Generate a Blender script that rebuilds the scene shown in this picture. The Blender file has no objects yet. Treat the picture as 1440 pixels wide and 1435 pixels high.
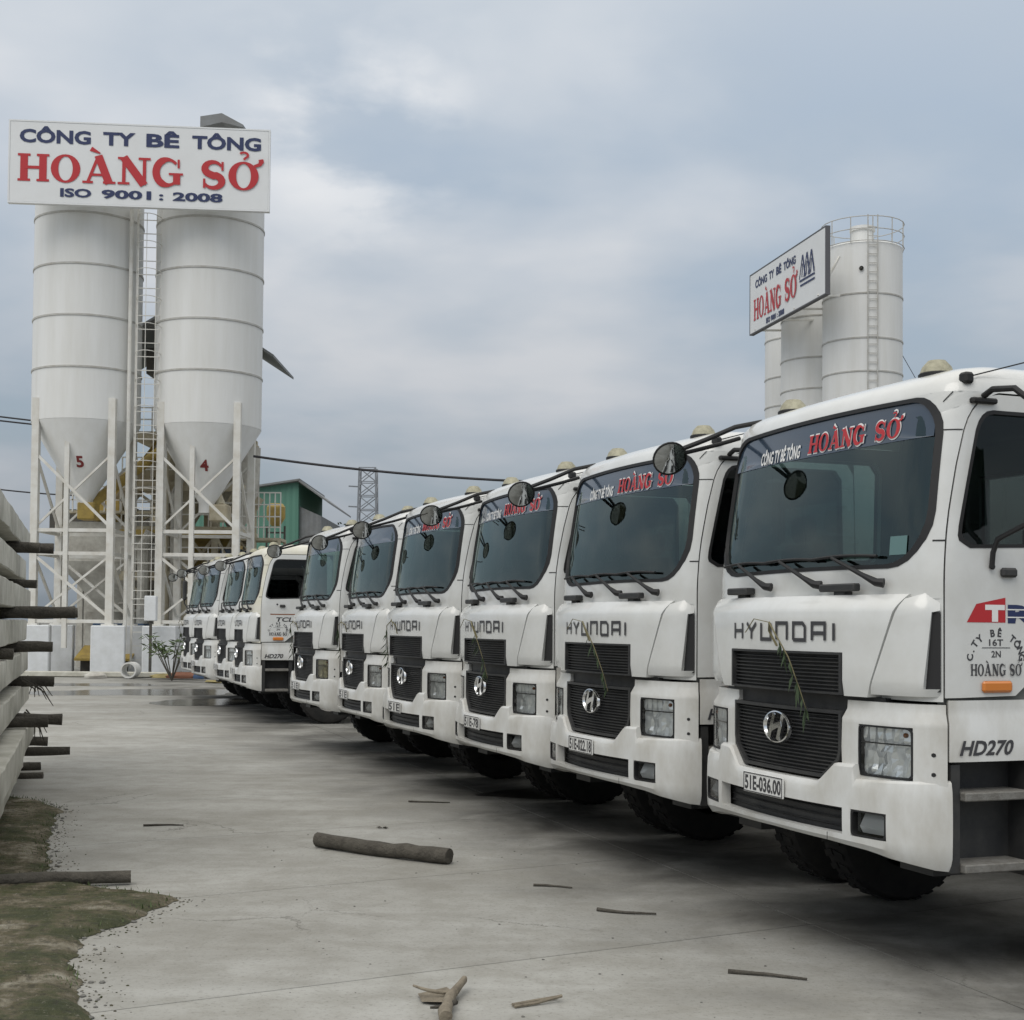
import bpy, math, random
from mathutils import Vector, Matrix, Quaternion
R = math.radians
rnd = random.Random(7)
sc = bpy.context.scene
col = sc.collection

# ------------------------------------------------------------------ camera, sky, sun, exposure
cd = bpy.data.cameras.new('camera')
cam = bpy.data.objects.new('camera', cd); col.objects.link(cam)
cam.location = (0, 0, 1.85)
PITCH, ROLL = R(1.8), R(0.5)
cam.rotation_euler = (Matrix.Rotation(R(90) + PITCH, 3, 'X') @ Matrix.Rotation(ROLL, 3, 'Z')).to_euler()
cd.sensor_width = 36; cd.sensor_fit = 'HORIZONTAL'
cd.lens = 36 * 1950 / 1440
cd.shift_y = 99.2 / 1440
cd.clip_start = .05; cd.clip_end = 4000
sc.camera = cam

SUN_EL, SUN_AZ = R(50), R(-150)          # azimuth measured from +Y towards +X
world = bpy.data.worlds.new('World'); sc.world = world
world.use_nodes = True
wt = world.node_tree; wn = wt.nodes; wl = wt.links
wn.clear()
def N(t, kind, **kw):
    n = t.nodes.new(kind)
    for k, v in kw.items():
        if hasattr(n, k): setattr(n, k, v)
        else: n.inputs[k.replace('_', ' ')].default_value = v
    return n
def math_n(t, op, a, b=None, clamp=False):
    n = t.nodes.new('ShaderNodeMath'); n.operation = op; n.use_clamp = clamp
    for i, q in enumerate((a, b)):
        if q is None: continue
        if isinstance(q, (int, float)): n.inputs[i].default_value = q
        else: t.links.new(q, n.inputs[i])
    return n.outputs[0]
def mix_c(t, fac, a, b, mode='MIX'):
    n = t.nodes.new('ShaderNodeMix'); n.data_type = 'RGBA'; n.blend_type = mode
    for i, q in ((0, fac), (6, a), (7, b)):
        if isinstance(q, (int, float)): n.inputs[i].default_value = q
        elif isinstance(q, tuple): n.inputs[i].default_value = q if len(q) == 4 else q + (1,)
        else: t.links.new(q, n.inputs[i])
    return n.outputs[2]
def ramp(t, fac, stops):
    n = t.nodes.new('ShaderNodeValToRGB'); e = n.color_ramp.elements
    while len(e) > 1: e.remove(e[0])
    e[0].position = stops[0][0]; e[0].color = (*stops[0][1], 1) if isinstance(stops[0][1], tuple) else (stops[0][1],)*3 + (1,)
    for p, c in stops[1:]:
        q = e.new(p); q.color = (*c, 1) if isinstance(c, tuple) else (c, c, c, 1)
    t.links.new(fac, n.inputs[0]); return n.outputs[0]
def build_sky():
    sky = wn.new('ShaderNodeTexSky'); sky.sky_type = 'NISHITA'; sky.sun_disc = False
    sky.sun_elevation = SUN_EL; sky.sun_rotation = SUN_AZ
    sky.air_density = 1.3; sky.dust_density = 2.5; sky.ozone_density = 2.0
    skyc = mix_c(wt, 1.0, sky.outputs[0], (.09, .09, .09), 'MULTIPLY')
    tc = wn.new('ShaderNodeTexCoord')
    sep = wn.new('ShaderNodeSeparateXYZ'); wl.new(tc.outputs['Generated'], sep.inputs[0])
    zc = math_n(wt, 'MAXIMUM', sep.outputs[2], 0.0)
    den = math_n(wt, 'ADD', zc, .22)
    comb = wn.new('ShaderNodeCombineXYZ')
    wl.new(math_n(wt, 'DIVIDE', sep.outputs[0], den), comb.inputs[0])
    wl.new(math_n(wt, 'DIVIDE', sep.outputs[1], den), comb.inputs[1])
    comb.inputs[2].default_value = 3.7
    n1 = N(wt, 'ShaderNodeTexNoise', Scale=1.5, Detail=5.0, Roughness=.46, Distortion=.15)
    wl.new(comb.outputs[0], n1.inputs['Vector'])
    n2 = N(wt, 'ShaderNodeTexNoise', Scale=4.0, Detail=6.0, Roughness=.52, Distortion=.1)
    wl.new(comb.outputs[0], n2.inputs['Vector'])
    dens = math_n(wt, 'ADD', math_n(wt, 'MULTIPLY', n1.outputs[0], .75), math_n(wt, 'MULTIPLY', n2.outputs[0], .25))
    cov = ramp(wt, dens, [(.36, 0.0), (.50, .7), (.62, 1.0)])
    tone = ramp(wt, n1.outputs[0], [(.34, (.295, .355, .42)), (.50, (.41, .45, .50)), (.66, (.515, .535, .565))])
    # a brighter patch of cloud
    d0 = Vector((-.118, 1.0, .36)).normalized()
    dot = wn.new('ShaderNodeVectorMath'); dot.operation = 'DOT_PRODUCT'
    nrm = wn.new('ShaderNodeVectorMath'); nrm.operation = 'NORMALIZE'
    wl.new(tc.outputs['Generated'], nrm.inputs[0]); wl.new(nrm.outputs[0], dot.inputs[0]); dot.inputs[1].default_value = d0
    lobe = ramp(wt, dot.outputs['Value'], [(.9955, 0.0), (.9996, 1.0)])
    br = math_n(wt, 'MULTIPLY', lobe, ramp(wt, n2.outputs[0], [(.44, 0.0), (.60, 1.0)]))
    tone = mix_c(wt, math_n(wt, 'MULTIPLY', br, .75), tone, (.80, .78, .76))
    both = mix_c(wt, cov, mix_c(wt, .70, skyc, (.34, .40, .47)), tone)
    # overcast luminance: the zenith is brighter than the horizon
    up = math_n(wt, 'ADD', .93, math_n(wt, 'MULTIPLY', math_n(wt, 'POWER', zc, 1.2), 1.7))
    up = math_n(wt, 'MULTIPLY', up, ramp(wt, zc, [(.0, .84), (.16, 1.0)]))
    cu = wn.new('ShaderNodeCombineXYZ')
    for i in range(3): wl.new(up, cu.inputs[i])
    both = mix_c(wt, ramp(wt, zc, [(.30, 0.0), (.75, .85)]), both, (.50, .485, .455))
    fin = mix_c(wt, 1.0, both, cu.outputs[0], 'MULTIPLY')
    bg = wn.new('ShaderNodeBackground'); bg.inputs[1].default_value = 1.0
    wl.new(fin, bg.inputs[0])
    out = wn.new('ShaderNodeOutputWorld'); wl.new(bg.outputs[0], out.inputs[0])
build_sky()
sd = bpy.data.lights.new('sun', 'SUN'); sd.energy = 1.25; sd.angle = R(40); sd.color = (1, .965, .91)
sun = bpy.data.objects.new('sun', sd); col.objects.link(sun)
sun_dir = Vector((math.sin(SUN_AZ)*math.cos(SUN_EL), math.cos(SUN_AZ)*math.cos(SUN_EL), math.sin(SUN_EL)))
sun.rotation_euler = sun_dir.to_track_quat('Z', 'Y').to_euler()
sc.view_settings.view_transform = 'Standard'; sc.view_settings.look = 'None'
sc.view_settings.exposure = 0.0; sc.view_settings.gamma = 1.0

# ------------------------------------------------------------------ materials
MAT = {}
def mat(name, base, rough=.6, metal=0., coat=0., noise=None, bump=None, spec=.5, var=0.):
    """noise: (scale, amount, colour) blends a second colour in by noise; bump: (scale, strength, distance)"""
    m = bpy.data.materials.new(name); m.use_nodes = True; t = m.node_tree
    b = t.nodes['Principled BSDF']
    b.inputs['Base Color'].default_value = (*base, 1); b.inputs['Roughness'].default_value = rough
    b.inputs['Metallic'].default_value = metal; b.inputs['Coat Weight'].default_value = coat
    b.inputs['Specular IOR Level'].default_value = spec
    tc = t.nodes.new('ShaderNodeTexCoord'); c = None
    if noise:
        n = N(t, 'ShaderNodeTexNoise', Scale=noise[0], Detail=8.0, Roughness=.65)
        if len(noise) > 3:
            mp = t.nodes.new('ShaderNodeMapping'); mp.inputs['Scale'].default_value = (1, 1, noise[3]); t.links.new(tc.outputs['Object'], mp.inputs['Vector']); t.links.new(mp.outputs[0], n.inputs['Vector'])
        else: t.links.new(tc.outputs['Object'], n.inputs['Vector'])
        f = ramp(t, n.outputs[0], [(.38, 0.0), (.68, 1.0)])
        c = mix_c(t, math_n(t, 'MULTIPLY', f, noise[1]), (*base, 1), noise[2])
    if var:
        oi = t.nodes.new('ShaderNodeObjectInfo')
        k = math_n(t, 'ADD', 1 - var/2, math_n(t, 'MULTIPLY', oi.outputs['Random'], var))
        cc = t.nodes.new('ShaderNodeCombineXYZ')
        for i in range(3): t.links.new(k, cc.inputs[i])
        c = mix_c(t, 1.0, c if c is not None else (*base, 1), cc.outputs[0], 'MULTIPLY')
    if c is not None: t.links.new(c, b.inputs['Base Color'])
    if bump:
        n = N(t, 'ShaderNodeTexNoise', Scale=bump[0], Detail=6.0, Roughness=.6)
        t.links.new(tc.outputs['Object'], n.inputs['Vector'])
        bp = N(t, 'ShaderNodeBump', Strength=bump[1], Distance=bump[2])
        t.links.new(n.outputs[0], bp.inputs['Height']); t.links.new(bp.outputs[0], b.inputs['Normal'])
    MAT[name] = m; return m
def glass(name, tint, gloss, ior):
    m = bpy.data.materials.new(name); m.use_nodes = True; t = m.node_tree; t.nodes.clear()
    tr = t.nodes.new('ShaderNodeBsdfTransparent'); tr.inputs[0].default_value = (*tint, 1)
    gl = t.nodes.new('ShaderNodeBsdfGlossy'); gl.inputs[0].default_value = (*gloss, 1); gl.inputs['Roughness'].default_value = .015
    fr = N(t, 'ShaderNodeFresnel', IOR=ior)
    ms = t.nodes.new('ShaderNodeMixShader'); o = t.nodes.new('ShaderNodeOutputMaterial')
    t.links.new(fr.outputs[0], ms.inputs[0]); t.links.new(tr.outputs[0], ms.inputs[1]); t.links.new(gl.outputs[0], ms.inputs[2])
    t.links.new(ms.outputs[0], o.inputs[0]); MAT[name] = m; return m

mat('paint', (.68, .69, .68), .26, coat=.5, noise=(2.6, .32, (.45, .435, .385, 1)), var=.08)
mat('paint_low', (.67, .677, .665), .32, coat=.3, noise=(3.8, .55, (.38, .35, .285, 1), .45), var=.08)
mat('black_plastic', (.022, .023, .025), .55, noise=(6, .5, (.07, .068, .062, 1)))
mat('rubber', (.012, .012, .013), .6)
mat('gap', (.02, .02, .02), .8)
mat('tyre', (.014, .014, .014), .85, noise=(9, .4, (.045, .041, .035, 1)))
mat('rim', (.30, .30, .29), .55, .3, noise=(5, .6, (.14, .11, .08, 1)))
mat('chassis', (.03, .03, .03), .7, noise=(6, .6, (.10, .085, .065, 1)))
mat('step_metal', (.22, .215, .20), .75, .2, noise=(14, .7, (.10, .09, .075, 1)), bump=(60, .5, .01))
mat('chrome', (.82, .83, .84), .07, 1.0)
mat('mirror_glass', (.42, .44, .45), .05, 1.0)
mat('reflector', (.95, .955, .95), .18, .45)
mat('bulb', (.25, .09, .03), .3)
mat('amber', (.62, .20, .03), .3, coat=.5)
mat('beacon', (.42, .40, .29), .6, noise=(16, .7, (.14, .13, .09, 1)))
mat('liner', (.13, .135, .13), .9)
mat('trim_light', (.60, .62, .59), .9)
mat('seat', (.045, .05, .055), .9)
mat('curtain', (.025, .027, .022), .95)
mat('letter_dark', (.05, .05, .055), .45)
mat('number_red', (.22, .03, .03), .6)
mat('letter_navy', (.018, .03, .10), .5)
mat('letter_red', (.46, .022, .028), .45)
mat('letter_white', (.78, .78, .77), .5)
mat('banner', (.035, .055, .085), .12, coat=.6)
mat('plate', (.70, .70, .68), .5)
mat('sticker', (.11, .20, .20), .5)
glass('windscreen', (.50, .70, .66), (.84, 1.0, .98), 1.74)
glass('side_glass', (.20, .24, .24), (.9, .95, .95), 1.45)
glass('lens', (.93, .95, .95), (1, 1, 1), 1.45)
mat('drum', (.55, .55, .53), .6, noise=(2, .6, (.30, .29, .27, 1)))
mat('silo_white', (.74, .745, .735), .5, noise=(1.7, .42, (.56, .55, .50, 1), .10))
mat('silo_band', (.50, .50, .48), .6, noise=(3, .6, (.30, .27, .22, 1)))
mat('steel_white', (.70, .695, .66), .6, noise=(2.2, .45, (.42, .37, .28, 1)))
mat('plinth', (.72, .74, .76), .8, noise=(2.5, .4, (.45, .46, .44, 1)))
mat('sign_white', (.74, .755, .765), .5, noise=(.8, .25, (.60, .60, .58, 1)))
mat('sign_frame', (.10, .10, .11), .6)
mat('tin_grey', (.22, .23, .235), .6, .2, noise=(2, .5, (.13, .12, .11, 1)))
mat('beige_steel', (.48, .44, .33), .7, noise=(3, .6, (.26, .20, .12, 1)))
mat('yellow_steel', (.46, .33, .08), .6, noise=(3, .6, (.20, .14, .06, 1)))
mat('dark_steel', (.06, .06, .055), .8, noise=(3, .4, (.14, .11, .08, 1)))
mat('dirty_white', (.56, .55, .50), .8, noise=(1.6, .75, (.22, .20, .17, 1)))
mat('blue_paint', (.06, .12, .22), .7, noise=(3, .6, (.10, .10, .10, 1)))
mat('tin_green', (.09, .225, .17), .55, noise=(.7, .3, (.12, .24, .18, 1)))
mat('pylon', (.20, .215, .235), .7)
mat('cable', (.02, .02, .025), .7)
mat('pile', (.56, .55, .49), .9, noise=(2.6, .8, (.34, .33, .27, 1)), bump=(25, .35, .015), var=.16)
mat('bark', (.088, .080, .066), .95, noise=(9, .7, (.036, .032, .026, 1)), bump=(30, .9, .03), var=.35)
mat('dead_wood', (.26, .225, .17), .95, noise=(12, .7, (.12, .10, .075, 1)), bump=(40, .8, .02))
mat('leaf', (.045, .085, .022), .7, noise=(14, .5, (.11, .11, .04, 1)), var=.3)
mat('twig_leaf', (.028, .05, .018), .75)
mat('stem', (.17, .15, .08), .8)
mat('stone', (.20, .195, .18), .9, noise=(20, .5, (.10, .10, .09, 1)), var=.6)
mat('rust', (.17, .06, .03), .9)
mat('litter_red', (.20, .085, .05), .8); mat('litter_yellow', (.30, .25, .11), .8); mat('litter_blue', (.07, .12, .22), .7)
mat('pvc', (.62, .62, .60), .6)

# ------------------------------------------------------------------ mesh helpers
def tag(o, label=None, cat=None, group=None, kind=None):
    if label: o['label'] = label
    if cat: o['category'] = cat
    if group: o['group'] = group
    if kind: o['kind'] = kind
    return o
def mkmesh(name, vs, fs, mats, mi=None, angle=35):
    me = bpy.data.meshes.new(name)
    me.from_pydata([tuple(v) for v in vs], [], fs)
    for q in (mats if isinstance(mats, (list, tuple)) else [mats]): me.materials.append(MAT[q])
    if mi: me.polygons.foreach_set('material_index', mi)
    me.polygons.foreach_set('use_smooth', [angle > 0]*len(me.polygons))
    me.validate(); me.update()
    if angle > 0: me.set_sharp_from_angle(angle=R(angle))
    return me
def link(name, me, parent=None, loc=None, rot=None):
    o = bpy.data.objects.new(name, me); col.objects.link(o)
    if parent: o.parent = parent
    if loc: o.location = loc
    if rot: o.rotation_euler = rot
    return o
def empty(name, loc=(0, 0, 0), rz=0, parent=None):
    o = bpy.data.objects.new(name, None); col.objects.link(o); o.location = loc; o.rotation_euler = (0, 0, rz)
    o.empty_display_size = .2
    if parent: o.parent = parent
    return o
def copy_tree(o, parent=None):
    c = o.copy(); col.objects.link(c)
    if parent: c.parent = parent
    for ch in list(o.children): copy_tree(ch, c)
    return c
class MB:
    def __init__(s): s.v = []; s.f = []; s.m = []
    def add(s, vs, fs, mi=0):
        b = len(s.v); s.v += [Vector(q) for q in vs]; s.f += [tuple(i + b for i in f) for f in fs]; s.m += [int(mi)]*len(fs); return s
    def box(s, lo, hi, mi=0, bev=0):
        x0, y0, z0 = lo; x1, y1, z1 = hi
        if bev <= 0:
            return s.add([(x0,y0,z0),(x1,y0,z0),(x1,y1,z0),(x0,y1,z0),(x0,y0,z1),(x1,y0,z1),(x1,y1,z1),(x0,y1,z1)],
                  [(0,3,2,1),(4,5,6,7),(0,1,5,4),(1,2,6,5),(2,3,7,6),(3,0,4,7)], mi)
        vs = []; b = bev
        for x, sx in ((x0, 1), (x1, -1)):
            for y, sy in ((y0, 1), (y1, -1)):
                for z, sz in ((z0, 1), (z1, -1)):
                    vs += [(x, y + sy*b, z + sz*b), (x + sx*b, y, z + sz*b), (x + sx*b, y + sy*b, z)]
        I = lambda a, c, d, k: ((a*2 + c)*2 + d)*3 + k
        F = []
        for k, (A, B) in enumerate((((0, 1), (0, 1)),)*3):
            for e in (0, 1):
                if k == 0: q = [I(e,0,0,0), I(e,1,0,0), I(e,1,1,0), I(e,0,1,0)]
                elif k == 1: q = [I(0,e,0,1), I(0,e,1,1), I(1,e,1,1), I(1,e,0,1)]
                else: q = [I(0,0,e,2), I(1,0,e,2), I(1,1,e,2), I(0,1,e,2)]
                F.append(q if e else q[::-1])
        for a in (0, 1):
            for c in (0, 1):
                F.append([I(a,c,0,0), I(a,c,1,0), I(a,c,1,1), I(a,c,0,1)])
                F.append([I(a,0,c,0), I(a,1,c,0), I(a,1,c,2), I(a,0,c,2)])
                F.append([I(0,a,c,1), I(1,a,c,1), I(1,a,c,2), I(0,a,c,2)])
                for d in (0, 1): F.append([I(a,c,d,0), I(a,c,d,1), I(a,c,d,2)])
        ctr = Vector(((x0+x1)/2, (y0+y1)/2, (z0+z1)/2)); V = [Vector(q) for q in vs]; G = []
        for f in F:
            fc = sum((V[i] for i in f), Vector())/len(f)
            n = (V[f[1]] - V[f[0]]).cross(V[f[2]] - V[f[1]])
            G.append(tuple(f if n.dot(fc - ctr) > 0 else f[::-1]))
        return s.add(vs, G, mi)
    def tube(s, path, r, n=8, mi=0, cap=True):
        P = [Vector(p) for p in path]; rs = r if isinstance(r, (list, tuple)) else [r]*len(P)
        d0 = (P[1] - P[0]).normalized(); a = d0.orthogonal().normalized(); vs = []; fs = []
        for i, p in enumerate(P):
            d = (P[min(i+1, len(P)-1)] - P[max(i-1, 0)]).normalized()
            a = (a - d*a.dot(d)).normalized(); b = d.cross(a)
            vs += [p + (a*math.cos(t) + b*math.sin(t))*rs[i] for t in (2*math.pi*k/n for k in range(n))]
        for i in range(len(P)-1):
            for k in range(n):
                fs.append((i*n+k, i*n+(k+1) % n, (i+1)*n+(k+1) % n, (i+1)*n+k))
        if cap: fs += [tuple(range(n))[::-1], tuple((len(P)-1)*n + k for k in range(n))]
        return s.add(vs, fs, mi)
    def lathe(s, prof, n=24, mi=0, axis='Z', c=(0, 0, 0), closed=False):
        vs = []; fs = []; c = Vector(c)
        for (r, h) in prof:
            for k in range(n):
                t = 2*math.pi*k/n; x, y = r*math.cos(t), r*math.sin(t)
                vs.append(c + Vector({'Z': (x, y, h), 'X': (h, x, y), 'Y': (y, h, x)}[axis]))
        m = len(prof)
        for i in range(m if closed else m-1):
            for k in range(n):
                j = (i+1) % m
                fs.append((i*n+k, i*n+(k+1) % n, j*n+(k+1) % n, j*n+k))
        return s.add(vs, fs, mi)
    def beam(s, a, b, w, h=None, mi=0):
        a, b = Vector(a), Vector(b); h = h or w; d = (b-a).normalized()
        u = Vector((0, 0, 1)) if abs(d.z) < .9 else Vector((0, 1, 0))
        x = d.cross(u).normalized(); y = x.cross(d); vs = []
        for p in (a, b): vs += [p + x*i*w/2 + y*j*h/2 for i, j in ((-1,-1),(1,-1),(1,1),(-1,1))]
        return s.add(vs, [(0,1,2,3),(7,6,5,4),(0,4,5,1),(1,5,6,2),(2,6,7,3),(3,7,4,0)], mi)
    def mesh(s, name, mats, angle=35): return mkmesh(name, s.v, s.f, mats, s.m, angle)
    def build(s, name, mats, parent=None, loc=None, angle=35, rot=None): return link(name, s.mesh(name, mats, angle), parent, loc, rot)

# text as flat outlines (built-in font), returned as 2D verts + faces
_tx = {}
def text2d(body, bold=0., res=3):
    k = (body, bold, res)
    if k in _tx: return _tx[k]
    c = bpy.data.curves.new('txt', 'FONT'); c.body = body; c.offset = bold; c.resolution_u = res; c.size = 1
    o = bpy.data.objects.new('txt', c); col.objects.link(o)
    dg = bpy.context.evaluated_depsgraph_get(); me = bpy.data.meshes.new_from_object(o.evaluated_get(dg))
    vs = [(v.co.x, v.co.y) for v in me.vertices]; fs = [tuple(p.vertices) for p in me.polygons]
    bpy.data.objects.remove(o); bpy.data.curves.remove(c); bpy.data.meshes.remove(me)
    if vs:
        x0 = min(v[0] for v in vs); x1 = max(v[0] for v in vs)
        vs = [(v[0]-x0, v[1]) for v in vs]
    _tx[k] = (vs, fs, (x1 - x0) if vs else 0); return _tx[k]
def fit_text(body, x0, x1, y0, cap, bold=0., res=3, slant=0.):
    """text stretched to span x0..x1 with cap height cap on baseline y0"""
    vs, fs, w = text2d(body, bold, res); k = (x1-x0)/w; h = cap/.70
    return [(x0 + x*k + slant*y*h, y0 + y*h) for x, y in vs], fs
# stroked letters -------------------------------------------------
def strip2(pts, ws):
    n = len(pts); vs = []
    if not isinstance(ws, (list, tuple)): ws = [ws]*n
    P = [Vector((*p, 0)) for p in pts]
    for i in range(n):
        d1 = (P[i]-P[i-1]).normalized() if i else (P[1]-P[0]).normalized()
        d2 = (P[i+1]-P[i]).normalized() if i < n-1 else d1
        t = (d1+d2).normalized(); nn = Vector((-t.y, t.x, 0)); k = 1/max(.45, nn.dot(Vector((-d1.y, d1.x, 0))))
        vs += [tuple((P[i] + nn*ws[i]/2*k)[:2]), tuple((P[i] - nn*ws[i]/2*k)[:2])]
    return vs, [(2*i, 2*i+1, 2*i+3, 2*i+2) for i in range(n-1)]
def rect2(x0, y0, x1, y1): return [(x0, y0), (x1, y0), (x1, y1), (x0, y1)], [(0, 1, 2, 3)]
def arc2(cx, cy, rx, ry, a0, a1, n): return [(cx + rx*math.cos(R(a0 + (a1-a0)*i/n)), cy + ry*math.sin(R(a0 + (a1-a0)*i/n))) for i in range(n+1)]
def serif_glyph(ch):
    """bold slab-serif capitals in a 1-high box: list of (verts, faces), width"""
    L = []; S = .24; T = .085
    if ch == 'H':
        for x in (.18, .78): L += [rect2(x-S/2, 0, x+S/2, 1), rect2(x-.20, 0, x+.20, T), rect2(x-.20, 1-T, x+.20, 1)]
        L.append(rect2(.2, .45, .78, .56)); w = .96
    elif ch in 'OƠ':
        n = 28; vs = []
        for i in range(n):
            t = 2*math.pi*i/n; vs += [(.47+.47*math.cos(t), .5+.52*math.sin(t)), (.47+.23*math.cos(t), .5+.44*math.sin(t))]
        L.append((vs, [(2*i, 2*i+1, (2*i+3) % (2*n), (2*i+2) % (2*n)) for i in range(n)])); w = .94
        if ch == 'Ơ':
            L.append(strip2([(.80, .86), (.97, .93), (1.02, 1.03), (1.0, 1.12)], [.1, .12, .15, .16]))
            L.append(strip2(arc2(.47, 1.25, .13, .10, 150, -60, 8) + [(.47, 1.09)], .075)); w = 1.0
    elif ch == 'A':
        L += [strip2([(.16, 0), (.50, 1.0)], .10), strip2([(.50, 1.02), (.86, 0)], .26), rect2(.28, .27, .76, .36),
              rect2(0, 0, .34, T), rect2(.66, 0, 1.06, T), strip2([(.26, 1.26), (.56, 1.10)], [.17, .05])]; w = 1.06
    elif ch == 'N':
        L += [rect2(.14, 0, .25, 1), rect2(.80, 0, .91, 1), strip2([(.18, 1.0), (.85, 0)], .27), rect2(0, 0, .38, T), rect2(0, 1-T, .30, 1), rect2(.66, 1-T, 1.05, 1)]; w = 1.05
    elif ch == 'G':
        L += [strip2(arc2(.48, .5, .37, .47, 42, 318, 22), [.10]*3 + [.12, .16, .20] + [.24]*11 + [.20, .16, .12] + [.10]*3),
              rect2(.66, .06, .89, .46), rect2(.52, .40, .98, .48), rect2(.80, .66, .87, .98)]; w = .98
    elif ch == 'S':
        p = arc2(.38, .735, .26, .23, 20, 250, 12) + [(.40, .47)] + arc2(.38, .265, .27, .23, 70, -160, 12)
        wd = [.08 + .17*abs(math.sin(math.pi*i/(len(p)-1)))**1.2 for i in range(len(p))]
        L += [strip2(p, wd), rect2(.63, .66, .70, .98), rect2(.07, .02, .14, .36)]; w = .78
    else: w = .45
    return L, w
def serif_text(body, x0, x1, y0, cap):
    x = 0; parts = []
    for ch in body:
        L, w = serif_glyph(ch)
        for vs, fs in L: parts.append(([(q[0]+x, q[1]) for q in vs], fs))
        x += w + .07
    k = (x1-x0)/(x-.07)
    return [([(x0 + a*k, y0 + b*cap) for a, b in vs], fs) for vs, fs in parts]
def square_text(x0, x1, y0, cap, w):
    """HYUNDAI in squared strokes"""
    G = {'H': [[(0,0),(0,1)], [(1,0),(1,1)], [(0,.5),(1,.5)]], 'Y': [[(0,1),(.5,.5),(1,1)], [(.5,.5),(.5,0)]],
         'U': [[(0,1),(0,0),(1,0),(1,1)]], 'N': [[(0,0),(0,1),(1,1),(1,0)]], 'D': [[(0,0),(0,1),(.8,1),(1,.8),(1,0),(0,0)]],
         'A': [[(0,0),(0,1),(1,1),(1,0)], [(0,.42),(1,.42)]], 'I': [[(.5,0),(.5,1)]]}
    seq = 'HYUNDAI'; gw = [.72, .78, .72, .72, .72, .72, .12]; gap = .42; tot = sum(gw) + gap*6; k = (x1-x0)/tot; x = x0; out = []
    for ch, g in zip(seq, gw):
        for st in G[ch]: out.append(strip2([(x + a*g*k, y0 + b*cap) for a, b in st], w))
        x += (g+gap)*k
    return out

# ------------------------------------------------------------------ cab surface: u runs round the cab (0 = centre of the front), v is height
R0, US = .17, 1.0
SLP = math.atan(.12*US)
UE = US + R0*(math.pi/2 - SLP)
def plan(u):
    s = 1 if u >= 0 else -1; u = abs(u)
    if u <= US:
        t = math.atan(.12*u); return s*u, .06*u*u, s*math.sin(t), -math.cos(t)
    if u <= UE:
        t = SLP + (u-US)/R0
        return s*(US + R0*(math.sin(t)-math.sin(SLP))), .06*US*US + R0*(math.cos(SLP)-math.cos(t)), s*math.sin(t), -math.cos(t)
    return s*(US + R0*(1-math.sin(SLP))), .06*US*US + R0*math.cos(SLP) + u - UE, s*1., 0.
def M(u, v, off=0.):
    x, y, nx, ny = plan(u); y0 = y
    x += nx*off; y += ny*off; k = max(0, v-2.1)
    y += .04 + .13*k**1.3*max(0, 1 - max(0, y0-.23))
    return Vector((x*(1-.03*k), y, v))
def low(u, base, fall=.07, edge=.022):
    a = abs(u); o = base - fall*(min(a, 1.2)/1.1)**2; k = min(1, max(0, (a-.93)/.25)); k = k*k*(3-2*k)
    return o*(1-k) + edge*k
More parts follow.
